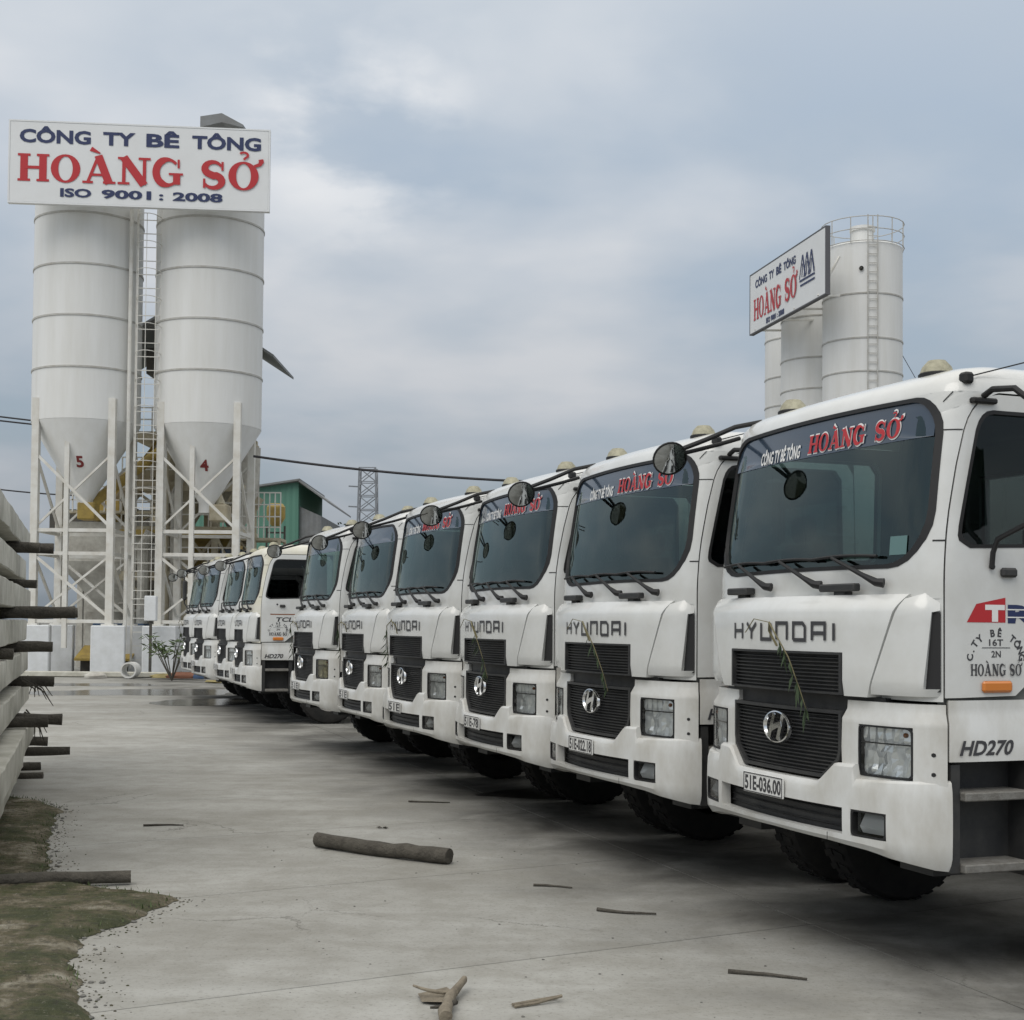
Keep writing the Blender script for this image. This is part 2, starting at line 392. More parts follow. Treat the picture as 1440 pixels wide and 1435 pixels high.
class Surf:
    def __init__(s): s.p = []; s.f = []; s.m = []
    def add(s, pts, fs, mi=0):
        b = len(s.p); s.p += pts; s.f += [tuple(i+b for i in f) for f in fs]; s.m += [mi]*len(fs); return s
    def grid(s, us, vs, ufun=None, off=lambda u, v: 0., skip=None, mi=0):
        nu, nv = len(us), len(vs); pts = []
        for j, v in enumerate(vs):
            for i, u in enumerate(us):
                U, V = ufun(u, v) if ufun else (u, v); pts.append((U, V, off(U, V)))
        fs = [(j*nu+i, j*nu+i+1, (j+1)*nu+i+1, (j+1)*nu+i) for j in range(nv-1) for i in range(nu-1)
              if not (skip and skip((us[i]+us[i+1])/2, (vs[j]+vs[j+1])/2))]
        return s.add(pts, fs, mi)
    def ring(s, outer, inner, off=0., n=5, mi=0, c=None, ret=0.):
        """sheet between two outlines (star-shaped about c); inner=None fills it; ret folds the inner edge inwards"""
        c = c or (sum(p[0] for p in outer)/len(outer), sum(p[1] for p in outer)/len(outer))
        def ray(poly, a):
            dx, dy = math.cos(a), math.sin(a); best = None
            for i in range(len(poly)):
                x1, y1 = poly[i-1][0]-c[0], poly[i-1][1]-c[1]; ex, ey = poly[i][0]-c[0]-x1, poly[i][1]-c[1]-y1
                den = dx*ey - dy*ex
                if abs(den) < 1e-12: continue
                t = (x1*ey - y1*ex)/den; q = (x1*dy - y1*dx)/den
                if t > 0 and -1e-6 <= q <= 1+1e-6 and (best is None or t > best): best = t
            return best
        A = sorted(set(round(math.atan2(p[1]-c[1], p[0]-c[0]), 5) for p in (outer + (inner or []))))
        ro = [ray(outer, a) for a in A]; ri = [ray(inner, a) if inner else 0. for a in A]; m = len(A); pts = []
        O = off if callable(off) else (lambda u, v: off)
        for j in range(n+1):
            for a, r1, r0 in zip(A, ro, ri):
                r = r1 + (r0-r1)*j/n; u, v = c[0]+math.cos(a)*r, c[1]+math.sin(a)*r; pts.append((u, v, O(u, v)))
        k = n
        if inner and ret:
            for a, r0 in zip(A, ri):
                u, v = c[0]+math.cos(a)*r0, c[1]+math.sin(a)*r0; pts.append((u, v, O(u, v)-ret))
            k += 1
        fs = [(j*m+i, j*m+(i+1) % m, (j+1)*m+(i+1) % m, (j+1)*m+i) for j in range(k) for i in range(m)]
        return s.add(pts, fs, mi)
    def flat(s, vs, fs, off, mi=0): return s.add([(x, y, off(x, y) if callable(off) else off) for x, y in vs], fs, mi)
    def rim(s, t, mi=None):
        cnt = {}
        for fi, f in enumerate(s.f):
            for i in range(len(f)):
                a, b = f[i-1], f[i]; key = (min(a, b), max(a, b)); cnt.setdefault(key, []).append((a, b, s.m[fi]))
        bk = {}
        def back(i):
            if i not in bk: u, v, o = s.p[i]; s.p.append((u, v, o-t)); bk[i] = len(s.p)-1
            return bk[i]
        for key, l in list(cnt.items()):
            if len(l) == 1:
                a, b, q = l[0]; s.f.append((b, a, back(a), back(b))); s.m.append(q if mi is None else mi)
        return s
    def mesh(s, name, mats, angle=32): return mkmesh(name, [M(*p) for p in s.p], s.f, mats, s.m, angle)
    def build(s, name, mats, parent=None, angle=32): return link(name, s.mesh(name, mats, angle), parent)
def rrect(u0, u1, v0, v1, rb, rt, step=.06, top=None, left=None):
    """rounded rectangle outline, edges subdivided"""
    cs = [(u1-rb, v0+rb, rb, -90), (u1-rt, v1-rt, rt, 0), (u0+rt, v1-rt, rt, 90), (u0+rb, v0+rb, rb, 180)]; P = []
    for (cx, cy, r, a) in cs: P += [(cx + r*math.cos(R(a+15*i)), cy + r*math.sin(R(a+15*i))) for i in range(7)]
    Q = []
    for i in range(len(P)):
        a, b = P[i-1], P[i]; n = max(1, int(math.hypot(b[0]-a[0], b[1]-a[1])/step))
        for k in range(n): Q.append((a[0]+(b[0]-a[0])*k/n, a[1]+(b[1]-a[1])*k/n))
    return Q
def subdiv(poly, step=.08):
    Q = []
    for i in range(len(poly)):
        a, b = poly[i-1], poly[i]; n = max(1, int(math.hypot(b[0]-a[0], b[1]-a[1])/step))
        for k in range(n): Q.append((a[0]+(b[0]-a[0])*k/n, a[1]+(b[1]-a[1])*k/n))
    return Q
def lin(a, b, n): return [a + (b-a)*i/n for i in range(n+1)]
def lerp_tab(x, tab):
    x = abs(x)
    for (x0, y0), (x1, y1) in zip(tab, tab[1:]):
        if x <= x1: return y0 + (y1-y0)*max(0, x-x0)/max(1e-6, x1-x0)
    return tab[-1][1]
def seam(s, path, w, off, mi=0):
    path = [(a[0]+(b[0]-a[0])*k/8, a[1]+(b[1]-a[1])*k/8) for a, b in zip(path, path[1:]) for k in range(8)] + [path[-1]]
    vs, fs = strip2(path, w); return s.flat(vs, fs, off, mi)

WS = [(u, v - .012*(u/1.1)**2 + (.008 if v > 2.9 else -.0)) for u, v in rrect(-1.105, 1.105, 2.17, 3.075, .30, .20)]
DOOR = subdiv([(1.168, 1.49), (1.60, 1.50), (1.80, 1.66), (2.44, 1.72), (2.46, 2.4), (2.46, 2.96), (2.40, 3.05), (2.30, 3.075), (1.42, 3.075), (1.37, 3.068), (1.32, 3.05), (1.28, 3.022), (1.25, 2.985), (1.228, 2.94), (1.212, 2.88), (1.19, 2.70), (1.172, 2.45), (1.168, 2.33)])
DWIN = subdiv([(1.262, 2.292), (1.31, 2.268), (2.30, 2.30), (2.35, 2.35), (2.35, 2.92), (2.30, 2.985), (1.39, 2.985), (1.35, 2.977), (1.32, 2.955), (1.300, 2.925), (1.286, 2.88), (1.232, 2.38), (1.231, 2.33), (1.240, 2.305)])
def mirror_poly(P): return [(-u, v) for u, v in P[::-1]]

def make_truck():
    T = empty('truck')
    # --- cab shell: windscreen surround, lower front sheet, rear quarters, roof, back wall
    s = Surf()
    s.ring(subdiv([(-1.16, 2.0), (1.16, 2.0), (1.16, 2.34), (1.164, 2.45), (1.182, 2.70), (1.204, 2.88), (1.22, 2.945), (1.243, 2.992), (1.274, 3.03), (1.316, 3.059), (1.37, 3.077), (1.42, 3.085), (-1.42, 3.085), (-1.37, 3.077), (-1.316, 3.059), (-1.274, 3.03), (-1.243, 2.992), (-1.22, 2.945), (-1.204, 2.88), (-1.182, 2.70), (-1.164, 2.45), (-1.16, 2.34)], .07), WS, 0., n=4, ret=.05)
    s.grid(lin(-1.16, 1.16, 24), [1.47, 1.7, 2.0])
    for q in (-1, 1): s.grid([q*2.468, q*2.65, q*2.9] if q > 0 else [-2.9, -2.65, -2.468], [1.5, 2.0, 2.5, 3.085])
    vs = [M(*p) for p in s.p]; fs = list(s.f)
    us = [-2.9, -2.4, -1.9, -1.5, -1.3] + lin(-1.25, 1.25, 30) + [1.3, 1.5, 1.9, 2.4, 2.9]
    loop = [M(u, 3.085) for u in us]; yb = loop[0].y; xb = abs(loop[0].x)
    loop += [Vector((xb*(1-2*i/10), yb, 3.085)) for i in range(1, 10)]
    yc = 1.05; m = len(loop); b = len(vs); rings = []
    for i in range(7):
        a = R(90*i/6); rings.append((.19*(1-math.cos(a)), .48*(1-math.cos(a)), .175*math.sin(a)))
    for k in (.2, .45, .7, .9, .995): rings.append((.19 + .81*k, .48 + .52*k, .175 + .055*k**.6))
    for (sx, sy, dz) in rings:
        for p in loop:
            syy = sy if p.y < yc else sy*.25 if sy <= .48 else sy
            vs.append(Vector((p.x*(1-sx), yc + (p.y-yc)*(1-syy), p.z + dz)))
    fs += [(b+j*m+i, b+j*m+(i+1) % m, b+(j+1)*m+(i+1) % m, b+(j+1)*m+i) for j in range(len(rings)-1) for i in range(m)]
    w = MB(); w.add(vs, fs)
    z0 = len(w.v)   # back wall with a rear window opening
    for (x0, x1, za, zb) in ((-xb, xb, 1.5, 2.35), (-xb, -.62, 2.35, 2.85), (.62, xb, 2.35, 2.85), (-xb, xb, 2.85, 3.085)):
        w.box((x0, yb-.04, za), (x1, yb, zb))
    w.build('cab_shell', 'paint', T)
    # --- dark lining inside
    s = Surf()
    s.ring(subdiv([(-1.24, 1.55), (1.24, 1.55), (1.24, 3.08), (-1.24, 3.08)], .08), rrect(-1.095, 1.095, 2.165, 3.065, .30, .20), -.055, n=2)
    for q in (1, -1):
        D = subdiv([(1.13, 1.46), (2.9, 1.46), (2.9, 3.08), (1.13, 3.08)]); W = DWIN
        if q < 0: D, W = mirror_poly(D), mirror_poly(W)
        s.ring(D, W, -.03, n=2, c=(q*1.8, 2.6))
    s.build('interior_lining', 'liner', T)
    # --- windscreen
    ws = Surf().ring(WS, None, -.012, n=9).build('windscreen', 'windscreen', T, angle=60)
    ins = [(u*.962, 2.62 + (v-2.62)*.95) for u, v in WS]
    Surf().ring(WS, ins, .004, n=1, ret=.012).rim(.012).build('seal', 'rubber', ws)
    band = [(max(-1.05, min(1.05, u*.972)), max(2.85, 2.62 + (v-2.62)*.962)) for u, v in WS if v > 2.80]
    band_ = [(-.97, 2.86), (.97, 2.86), (.985, 2.95), (.98, 2.99), (.94, 3.03), (.88, 3.045), (-.88, 3.045), (-.94, 3.03), (-.98, 2.99), (-.985, 2.95)]
    s = Surf(); s.ring(subdiv(band, .06), None, -.008, n=4, c=(0, 2.93)); s.build('sun_band', 'banner', ws)
    s = Surf(); i = 0
    vs2, f2 = fit_text('CÔNG TY BÊ TÔNG', -.66, -.16, 2.865, .075, .03); Surf().flat(vs2, f2, -.004).build('lettering', 'letter_white', ws)
    for word, x0, x1 in (('HOANG', -.06, .50), ('SƠ', .585, .80)):
        for nm, mt, g, cap, o0 in (('lettering', 'letter_red', 0, .105, -.0015), ('lettering_outline', 'letter_white', .006, .121, -.0055)):
            s = Surf(); i = 0
            for vs2, f2 in serif_text(word, x0-g, x1+g, 2.875 - g*1.3, cap): s.flat(vs2, f2, o0 + i*.0002); i += 1
            s.build(nm, mt, ws)
    Surf().flat(*rect2(.80, 2.235, .93, 2.335), -.006).build('sticker', 'sticker', ws)
    # --- pillar seams
    for q in (-1, 1):
        seam(Surf(), [(q*1.098, 2.30), (q*1.162, 2.30)], .008, .0025).build('panel_seam', 'gap', T); seam(Surf(), [(q*1.098, 2.88), (q*1.20, 2.88)], .006, .0025).build('panel_seam', 'gap', T)
        seam(Surf(), [(q*1.085, 3.03), (q*1.13, 3.082)], .006, .0025).build('panel_seam', 'gap', T)
    # --- hood
    def hood_u(t, v): return (t*(.72 + .25*(v-1.48)/.52), v)
    def hood_off(u, v): return low(u, .145) - (0 if v < 1.93 else .07*((v-1.93)/.095)**1.5) - .012*max(0, (1.56-v)/.08)
    us = sorted(set(lin(-1, -.78, 3) + lin(-.78, .78, 14) + lin(.78, 1, 3)))
    vsn = [1.478, 1.5, 1.56, 1.64, 1.712, 1.76, 1.84, 1.93, 1.955, 1.98, 2.0, 2.025]
    hood = Surf().grid(us, vsn, lambda t, v: (t/.78*.588 if abs(t) <= .78001 else math.copysign(.588 + (.76 + .21*(v-1.48)/.52 - .588)*(abs(t)-.78)/.22, t), v), hood_off,
                       skip=lambda t, v: abs(t) < .78 and v < 1.712).rim(.10).build('hood', 'paint', T)
    s = Surf(); i = 0
    for vs2, f2 in square_text(-.535, .535, 1.775, .095, .021): s.flat(vs2, f2, lambda u, v, i=i: low(u, .149) + i*.0003); i += 1
    s.build('lettering', 'letter_dark', hood)
    for u0, u1 in ((-.76, -.52), (.30, .64)):
        h = MB(); c = (u0+u1)/2
        p0, p1 = M(u0, 2.065, .04), M(u1, 2.065, .04)
        h.box((u0, min(p0.y, p1.y)-.03, 2.045), (u1, p0.y+.02, 2.088), bev=.008)
        h.box((c-.05, p0.y-.01, 2.02), (c+.05, p0.y+.05, 2.05), bev=.006)
        h.build('grab_handle', 'black_plastic', T)
    # --- grilles
    def grille(name, top, bot, wt_, wb, base, pitch, par):
        g = Surf(); hw = lambda v: wb(v)
        n = 12; vv = lin(bot, top, max(3, int((top-bot)/.05)))
        g.grid(lin(-1, 1, n), vv, lambda t, v: (t*hw(v), v), lambda u, v: low(u, base-.045)).rim(.03)
        o = g.build(name, 'black_plastic', par)
        k = int((top-bot-.03)/pitch); sl = Surf()
        for i in range(k):
            v = bot + .02 + i*pitch
            sl.grid(lin(-1, 1, n), [v, v+.004, v+.009, v+.013], lambda t, q: (t*(hw(q)-.02), q),
                    lambda u, q, v=v: low(u, base-.022 if .003 < q-v < .0095 else base-.04))
        sl.build('slats', 'black_plastic', o)
        fr = Surf()
        P = [(-hw(bot), bot), (hw(bot), bot)] + [(hw(v), v) for v in vv[1:]] + [(-hw(v), v) for v in vv[::-1][:-1]]
        cc = (0, (top+bot)/2); inn = [((u)*.965, cc[1]+(v-cc[1])*.90) for u, v in P]
        fr.ring(subdiv(P, .1), subdiv(inn, .1), lambda u, v: low(u, base), n=1, c=cc, ret=.02).rim(.06)
        fr.build('grille_frame', 'black_plastic', o)
        return o
    grille('upper_grille', 1.71, 1.482, 0, lambda v: .585, .15, .021, T)
    lg = grille('lower_grille', 1.395, 1.02, 0, lambda v: .565 if v > 1.14 else .565 - .14*(1.14-v)/.12, .135, .021, T)
    Surf().grid(lin(-.83, .83, 14), [1.385, 1.43, 1.475], None, lambda u, v: low(u, .075)).rim(.05).build('hinge_gap', 'black_plastic', T)
    e = MB(); n = 36; vs2 = []
    for i in range(n):
        t = 2*math.pi*i/n
        for k, (a, o) in enumerate(((1.0, 0), (.97, .018), (.90, .02), (.85, .004))):
            vs2.append(M(.142*a*math.cos(t), 1.27 + .095*a*math.sin(t), .137 + o))
    e.add(vs2, [(i*4+k, ((i+1) % n)*4+k, ((i+1) % n)*4+k+1, i*4+k+1) for i in range(n) for k in range(3)])
    s = Surf(); i = 0
    for pth, wd in (([(-.075, 1.20), (-.02, 1.345)], .03), ([(.02, 1.195), (.075, 1.34)], .03), ([(-.06, 1.25), (.0, 1.275), (.06, 1.29)], .032)):
        vs2, f2 = strip2(pth, wd); s.flat(vs2, f2, .156 + i*.001); i += 1
    s.rim(.018); b0 = [M(*p) for p in s.p]; e.add(b0, s.f)
    e.build('emblem', 'chrome', lg)
    # --- corner panels with air vents
    for q in (1, -1):
        def cu(t, tv, q=q):
            v0, v1 = 1.495, 2.0 + .06*t; v = v0 + (v1-v0)*tv; a = .765 + .215*(v-1.48)/.52 + .006; return (q*(a + (1.145-a)*t), v)
        def co(u, v):
            a = abs(u); o = low(u, .15, .08, .03)
            if v > 1.93: o -= .07*((v-1.93)/.12)**1.6
            if v < 1.54: o -= .02*((1.54-v)/.045)
            if a > 1.08: o -= .02*((a-1.08)/.065)
            return o
        ts = lin(0, .62, 6) + [.72, .80, .88, .95, 1.0]
        if q < 0: g = Surf().grid(ts[::-1], lin(0, 1, 14), cu, co, skip=lambda t, tv: t > .80 and .10 < tv < .80)
        else: g = Surf().grid(ts, lin(0, 1, 14), cu, co, skip=lambda t, tv: t > .80 and .10 < tv < .80)
        cp = g.rim(.12).build('corner_panel', 'paint', T)
        Surf().grid([q*x for x in ((1.06, 1.09, 1.12, 1.147) if q > 0 else (1.147, 1.12, 1.09, 1.06))], lin(1.52, 1.93, 5), None, lambda u, v: .010).rim(.01).build('air_vent', 'rubber', cp)
        # --- headlight panel and lamp
        def hu(t, v, q=q):
            a = .575 + .01*math.sin(v*9); return (q*(a + (1.175-a)*t), v)
        tb = [0, .08, .19, .205, .40, .55, .68, .765, .78, .86, .94, 1.0]; vb = [1.035, 1.062, 1.20, 1.334, 1.36, 1.41, 1.455]
        g = Surf().grid(tb if q > 0 else tb[::-1], vb, hu, lambda u, v: low(u, .13, .07) - (0 if v < 1.37 else .03), skip=lambda t, v: .20 < t < .77 and 1.06 < v < 1.335)
        hp = g.rim(.08).build('headlight_panel', 'paint_low', T)
        for vv in (1.10, 1.20): Surf().ring([(q*1.115 + .011*math.cos(R(a)), vv + .011*math.sin(R(a))) for a in range(0, 360, 45)], None, low(1.115, .135, .07), n=1).build('bolt', 'rubber', hp)
        a0, a1 = .575 + .60*.205, .575 + .60*.765
        L = empty('headlight', parent=T)
        P = rrect(min(q*a0, q*a1), max(q*a0, q*a1), 1.064, 1.332, .025, .025, .05)
        cc = (q*(a0+a1)/2, 1.198); inn = [(cc[0]+(u-cc[0])*.955, cc[1]+(v-cc[1])*.94) for u, v in P]
        Surf().ring(P, inn, lambda u, v: low(u, .135, .07), n=1, ret=.05).rim(.05).build('gasket', 'rubber', L)
        Surf().ring(P, None, lambda u, v: low(u, .128, .07), n=3).build('lens', 'lens', L)
        rr = random.Random(3); g = Surf(); nu, nv = 12, 8; pts = []
        for j in range(nv+1):
            for i in range(nu+1):
                u = q*(a0 + (a1-a0)*i/nu); v = 1.064 + .268*j/nv; d = .020 + .016*rr.random()
                if v < 1.24:
                    for cu_ in (.30, .74):
                        r_ = math.hypot((i/nu-cu_)*.40, v-1.145)
                        if r_ < .075: d = .022 + .03*(1-(r_/.075)**2)
                else: d = .018 + .008*(i % 2)
                pts.append((u + (q*rr.uniform(-.008, .008) if 0 < i < nu else 0), v + (rr.uniform(-.006, .006) if 0 < j < nv else 0), low(u, .125, .07)-d))
        g.add(pts, [(j*(nu+1)+i, j*(nu+1)+i+1, (j+1)*(nu+1)+i+1, (j+1)*(nu+1)+i) for j in range(nv) for i in range(nu)])
        g.build('reflector', 'reflector', L, angle=0)
        for bu in (.32, .86):
            MB().lathe([(0.001, -.02), (.012, -.012), (.014, 0), (.010, .012), (.001, .018)], 8, 0, 'Y', M(q*(a0+(a1-a0)*bu), 1.292, low(1, .10, .07))).build('bulb', 'bulb', L)
        Surf().grid([min(q*a0, q*a1)+.01, (q*a0+q*a1)/2, max(q*a0, q*a1)-.01], [1.238, 1.246], None, lambda u, v: low(u, .126, .07)).build('divider', 'black_plastic', L)
    # --- bumper
    bot = [(0, .70), (.5, .692), (.8, .675), (1.0, .645), (1.12, .612), (1.25, .60)]
    top = [(0, 1.005), (.415, 1.005), (.44, 1.02), (.545, 1.112), (.575, 1.118), (.70, 1.12), (.715, 1.045), (1.25, 1.072)]
    half = [0, .12, .25, .36, .415, .44, .49, .545, .575, .64, .68, .70, .715, .78, .84, .90, .94, .98, 1.02, 1.06, 1.09, 1.12, 1.15, 1.17, 1.185, 1.195]
    us = [-u for u in half[:0:-1]] + half
    rows = [0, 1, 2, 3, 4, 5, 6, 7, 8, 9]
    def bv(u, j):
        b, t = lerp_tab(u, bot), lerp_tab(u, top)
        return (b, b + (.745-b)*.5, .745, .79, .84, .885, .885+(t-.885)*.35, .885+(t-.885)*.7, .885+(t-.885)*.93, t)[j]
    def boff(u, v):
        o = low(u, .185, .085); k = (v-.60)/.5
        o += .012*math.sin(math.pi*min(1, max(0, k)))
        b = lerp_tab(u, bot)
        if v < b + .04: o -= .03*((b+.04-v)/.04)**2
        t = lerp_tab(u, top)
        if v > t - .02: o -= .022*((v-t+.02)/.02)
        return o
    slotf = lambda u, j: (abs(u) < .64 and 2 <= j < 5) or (.70 < abs(u) < .94 and 2 <= j < 5)
    g = Surf().grid(us, rows, lambda u, j: (u, bv(u, int(j))), boff, skip=lambda u, jm: slotf(u, int(jm)))
    bp = g.rim(.06).build('bumper', 'paint_low', T)
    Surf().grid(lin(-.68, .68, 12), [.72, .80, .90], None, lambda u, v: low(u, .11, .08)).build('intake', 'black_plastic', bp)
    s = Surf()
    for v in (.775, .815, .855): s.grid(lin(-.64, .64, 12), [v-.006, v, v+.006], None, lambda u, q, v=v: low(u, .125 if abs(q-v) < .002 else .115, .08))
    s.build('slats', 'black_plastic', bp)
    for q in (1, -1):
        F = empty('fog_light', parent=bp)
        us2 = lin(.69, .955, 5); us2 = [q*x for x in (us2 if q > 0 else us2[::-1])]
        Surf().grid(us2, [.735, .815, .895], None, lambda u, v: low(u, .13, .085)).build('housing', 'black_plastic', F)
        P = rrect(min(q*.70, q*.94), max(q*.70, q*.94), .745, .885, .03, .02, .05); cc = (q*.82, .815)
        Surf().ring(P, [(cc[0]+(u-cc[0])*.90, cc[1]+(v-cc[1])*.86) for u, v in P], lambda u, v: low(u, .195, .085), n=1, ret=.05).rim(.03).build('surround', 'rubber', F)
        ua, ub = sorted((q*.745, q*.93))
        Surf().grid(lin(ua, ub, 3), [.765, .80, .84, .868], None, lambda u, v: low(u, .176, .085) - .035*abs(v-.80)/.06 - .006*(abs(u*30) % 1)).build('reflector', 'reflector', F, angle=0)
        Surf().grid(lin(ua, ub, 3), [.757, .815, .876], None, lambda u, v: low(u, .186, .085)).rim(.02).build('lens', 'lens', F)
    seam(Surf(), [(.545, .70), (.545, .745)], .006, .19).build('joint', 'gap', bp)
    npl = MB(); yp = M(-.05, .93, .205).y
    npl.box((-.27, yp-.006, .872), (.17, yp+.004, .992), bev=.003)
    pl = npl.build('number_plate', ['plate'], bp)
    fr = MB()
    for (x0, x1, z0_, z1_) in ((-.264, .164, .876, .881), (-.264, .164, .983, .988), (-.264, -.259, .881, .983), (.159, .164, .881, .983)): fr.box((x0, yp-.009, z0_), (x1, yp-.005, z1_))
    fr.build('border', 'letter_dark', pl)
    T['plate_y'] = yp
    # --- doors
    for q in (1, -1):
        D, W = (DOOR, DWIN) if q > 0 else (mirror_poly(DOOR), mirror_poly(DWIN))
        dr = Surf().ring(D, W, .002, n=4, c=(q*1.80, 2.62), ret=.03).rim(.03).build('door', 'paint', T)
        cw = (q*1.80, 2.62); ins = [(cw[0]+(u-cw[0])*.975, cw[1]+(v-cw[1])*.96) for u, v in W]
        Surf().ring(W, None, -.014, n=3, c=cw).build('window', 'side_glass', dr)
        Surf().ring([(cw[0]+(u-cw[0])*1.012, cw[1]+(v-cw[1])*1.015) for u, v in W], ins, .005, n=1, c=cw, ret=.015).rim(.008).build('window_seal', 'rubber', dr)
        h = MB(); p = M(q*1.545, 2.165, .0)
        h.box((min(p.x, p.x+q*.035), p.y-.05, 2.115), (max(p.x, p.x+q*.035), p.y+.05, 2.165), bev=.012); h.build('handle', 'black_plastic', dr)
        p = M(q*1.45, 2.17, 0); MB().lathe([(.016, -.01), (.016, .008), (.001, .010)] if q > 0 else [(.001, -.010), (.016, -.008), (.016, .01)], 10, 0, 'X', p).build('lock', 'rubber', dr)
        p = M(q*1.475, 1.548, .0); h = MB(); h.box((min(p.x, p.x+q*.022), p.y-.095, 1.518), (max(p.x, p.x+q*.022), p.y+.095, 1.578), bev=.012); h.build('side_marker', 'amber', dr)
        # sill with step well under the door
        us2 = [1.185, 1.3, 1.45, 1.6, 1.75]; us2 = [q*x for x in (us2 if q > 0 else us2[::-1])]
        Surf().grid(us2, [1.165, 1.19, 1.36, 1.40, 1.44, 1.478], None, lambda u, v: .0 if v > 1.39 else .016).rim(.03).build('sill', 'paint_low', T)
        b = MB(); x = lambda v: q*v
        def bx(x0, x1, y0, y1, z0_, z1_, m_, mi=0, bev=0): m_.box((min(q*x0, q*x1), y0, z0_), (max(q*x0, q*x1), y1, z1_), mi, bev)
        bx(.72, 1.00, .22, .80, .56, 1.45, b); bx(1.0, 1.15, .215, .27, .60, 1.15, b); bx(1.0, 1.13, .70, .76, .56, 1.30, b); b.build('step_well', 'black_plastic', T)
        for zz in (.965, .60):
            st = MB(); bx(.99, 1.19, .275, .69, zz, zz+.045, st, bev=.006); st.build('step', 'step_metal', T)
        # wheel arch
        a = MB(); vs2 = []; fs2 = []
        for i in range(13):
            t = R(160 - 165*i/12); yy, zz = 1.45 + .66*math.cos(t), .55 + .66*math.sin(t)
            vs2 += [(q*.80, yy, zz), (q*1.18, yy, zz), (q*1.18, yy + .04*math.cos(t), zz + .04*math.sin(t))]
        fs2 = [(3*i+k, 3*i+k+1, 3*i+k+4, 3*i+k+3) for i in range(12) for k in range(2)]
        a.add(vs2, fs2).build('mudguard', 'black_plastic', T)
    # --- wipers
    for u0 in (-.30, .235, .775):
        w_ = empty('wiper', parent=T)
        MB().tube([M(u0+.035, 2.085, .03), M(u0, 2.09, .055), M(u0-.10, 2.13, .06), M(u0-.40, 2.235, .045)], [.026, .022, .014, .009], 8).build('arm', 'rubber', w_)
        MB().tube([M(u0-.66 + 1.0*i/8*.62, 2.232 + .012*math.sin(math.pi*i/8), .022) for i in range(9)], .009, 6).build('blade', 'rubber', w_)
    # --- front mirror on its twin arm, far side corner
    fm = empty('front_mirror', parent=T)
    A = MB(); mp = Vector((-1.0, -.30, 2.93))
    MB().tube([(-.96, .36, 3.20), (-1.0, .18, 3.16), (-1.02, -.02, 3.07), mp + Vector((-.02, .03, .04))], .016, 8).build('arm', 'rubber', fm)
    A.tube([(-1.08, .26, 3.10), (-1.07, .10, 3.05), (-1.05, -.08, 3.0), mp + Vector((-.02, .03, .02))], .014, 8)
    A.build('arm', 'rubber', fm)
    nrm = Vector((.72, -.12, -.40)).normalized(); rot = nrm.to_track_quat('Z', 'Y').to_matrix()
    hs = MB().lathe([(.001, -.05), (.06, -.045), (.10, -.02), (.115, .0), (.115, .012), (.105, .014)], 24); hs.v = [rot @ v + mp for v in hs.v]; hs.build('housing', 'rubber', fm)
    gl = MB().lathe([(.106, .010), (.07, .018), (.03, .022), (.001, .023)], 24); gl.v = [rot @ v + mp for v in gl.v]; gl.build('mirror_face', 'mirror_glass', fm, angle=80)
    # --- side mirror on the near door
    sm = empty('side_mirror', parent=T)
    MB().box((1.11, .36, 3.02), (1.15, .52, 3.05), bev=.008).build('mount', 'rubber', sm); A = MB(); A.tube([(1.13, .44, 3.06), (1.20, .44, 3.085), (1.34, .46, 3.07), (1.42, .52, 2.98), (1.43, .55, 2.80)], .017, 8).build('bracket', 'rubber', sm)
    MB().tube([(1.165, .46, 2.16), (1.175, .46, 2.24), (1.20, .47, 2.31), (1.34, .53, 2.38), (1.42, .57, 2.45)], .014, 8).build('bracket', 'rubber', sm)
    A = MB(); A.box((1.33, .55, 2.40), (1.55, .64, 2.86), bev=.03); A.build('housing', 'black_plastic', sm)
    A = MB(); A.box((1.345, .638, 2.42), (1.535, .645, 2.84)); A.build('mirror_face', 'mirror_glass', sm)
    # --- roof lamps, antenna
    for x in (-.74, .72):
        L = empty('roof_lamp', parent=T); zz = 3.222
        MB().lathe([(.098, -.03), (.10, .02), (.09, .028)], 14, 0, 'Z', (x, .46, zz)).build('base', 'rubber', L)
        MB().lathe([(.092, .026), (.078, .062), (.048, .095), (.001, .102)], 14, 0, 'Z', (x, .46, zz)).build('dome', 'beacon', L)
    an = MB(); an.box((1.06, .33, 3.125), (1.125, .39, 3.185), bev=.012); an.tube([(1.10, .36, 3.16), (1.10, .9, 3.31), (1.10, 1.5, 3.46)], .004, 5); an.build('antenna', 'rubber', T)
    # --- interior
    I = MB(); I.box((-1.05, .25, 1.47), (1.05, 1.85, 1.53)); I.build('floor', 'liner', T)
    I = MB(); I.box((-1.05, .24, 1.95), (1.05, .62, 2.13), bev=.04); I.box((.30, .40, 2.10), (.95, .66, 2.22), bev=.04); I.build('dashboard', 'seat', T)
    for x in (-.55, .55):
        S_ = MB(); S_.box((x-.26, .95, 1.75), (x+.26, 1.42, 1.92), bev=.05); S_.box((x-.25, 1.36, 1.88), (x+.25, 1.50, 2.48), bev=.05); S_.box((x-.14, 1.38, 2.50), (x+.14, 1.48, 2.70), bev=.04); S_.build('seat', 'seat', T)
    sw = MB(); n = 20; prof = [(.22 + .016*math.cos(R(60*k)), .016*math.sin(R(60*k))) for k in range(6)]; sw.lathe(prof, n, closed=True)
    sw.tube([(-.2, 0, 0), (.2, 0, 0)], .014, 6); sw.tube([(0, 0, -.02), (0, 0, -.35)], .03, 6)
    q = Matrix.Rotation(R(-32), 3, 'X'); sw.v = [q @ v + Vector((.55, .80, 2.12)) for v in sw.v]; sw.build('steering_wheel', 'rubber', T)
    I = MB()
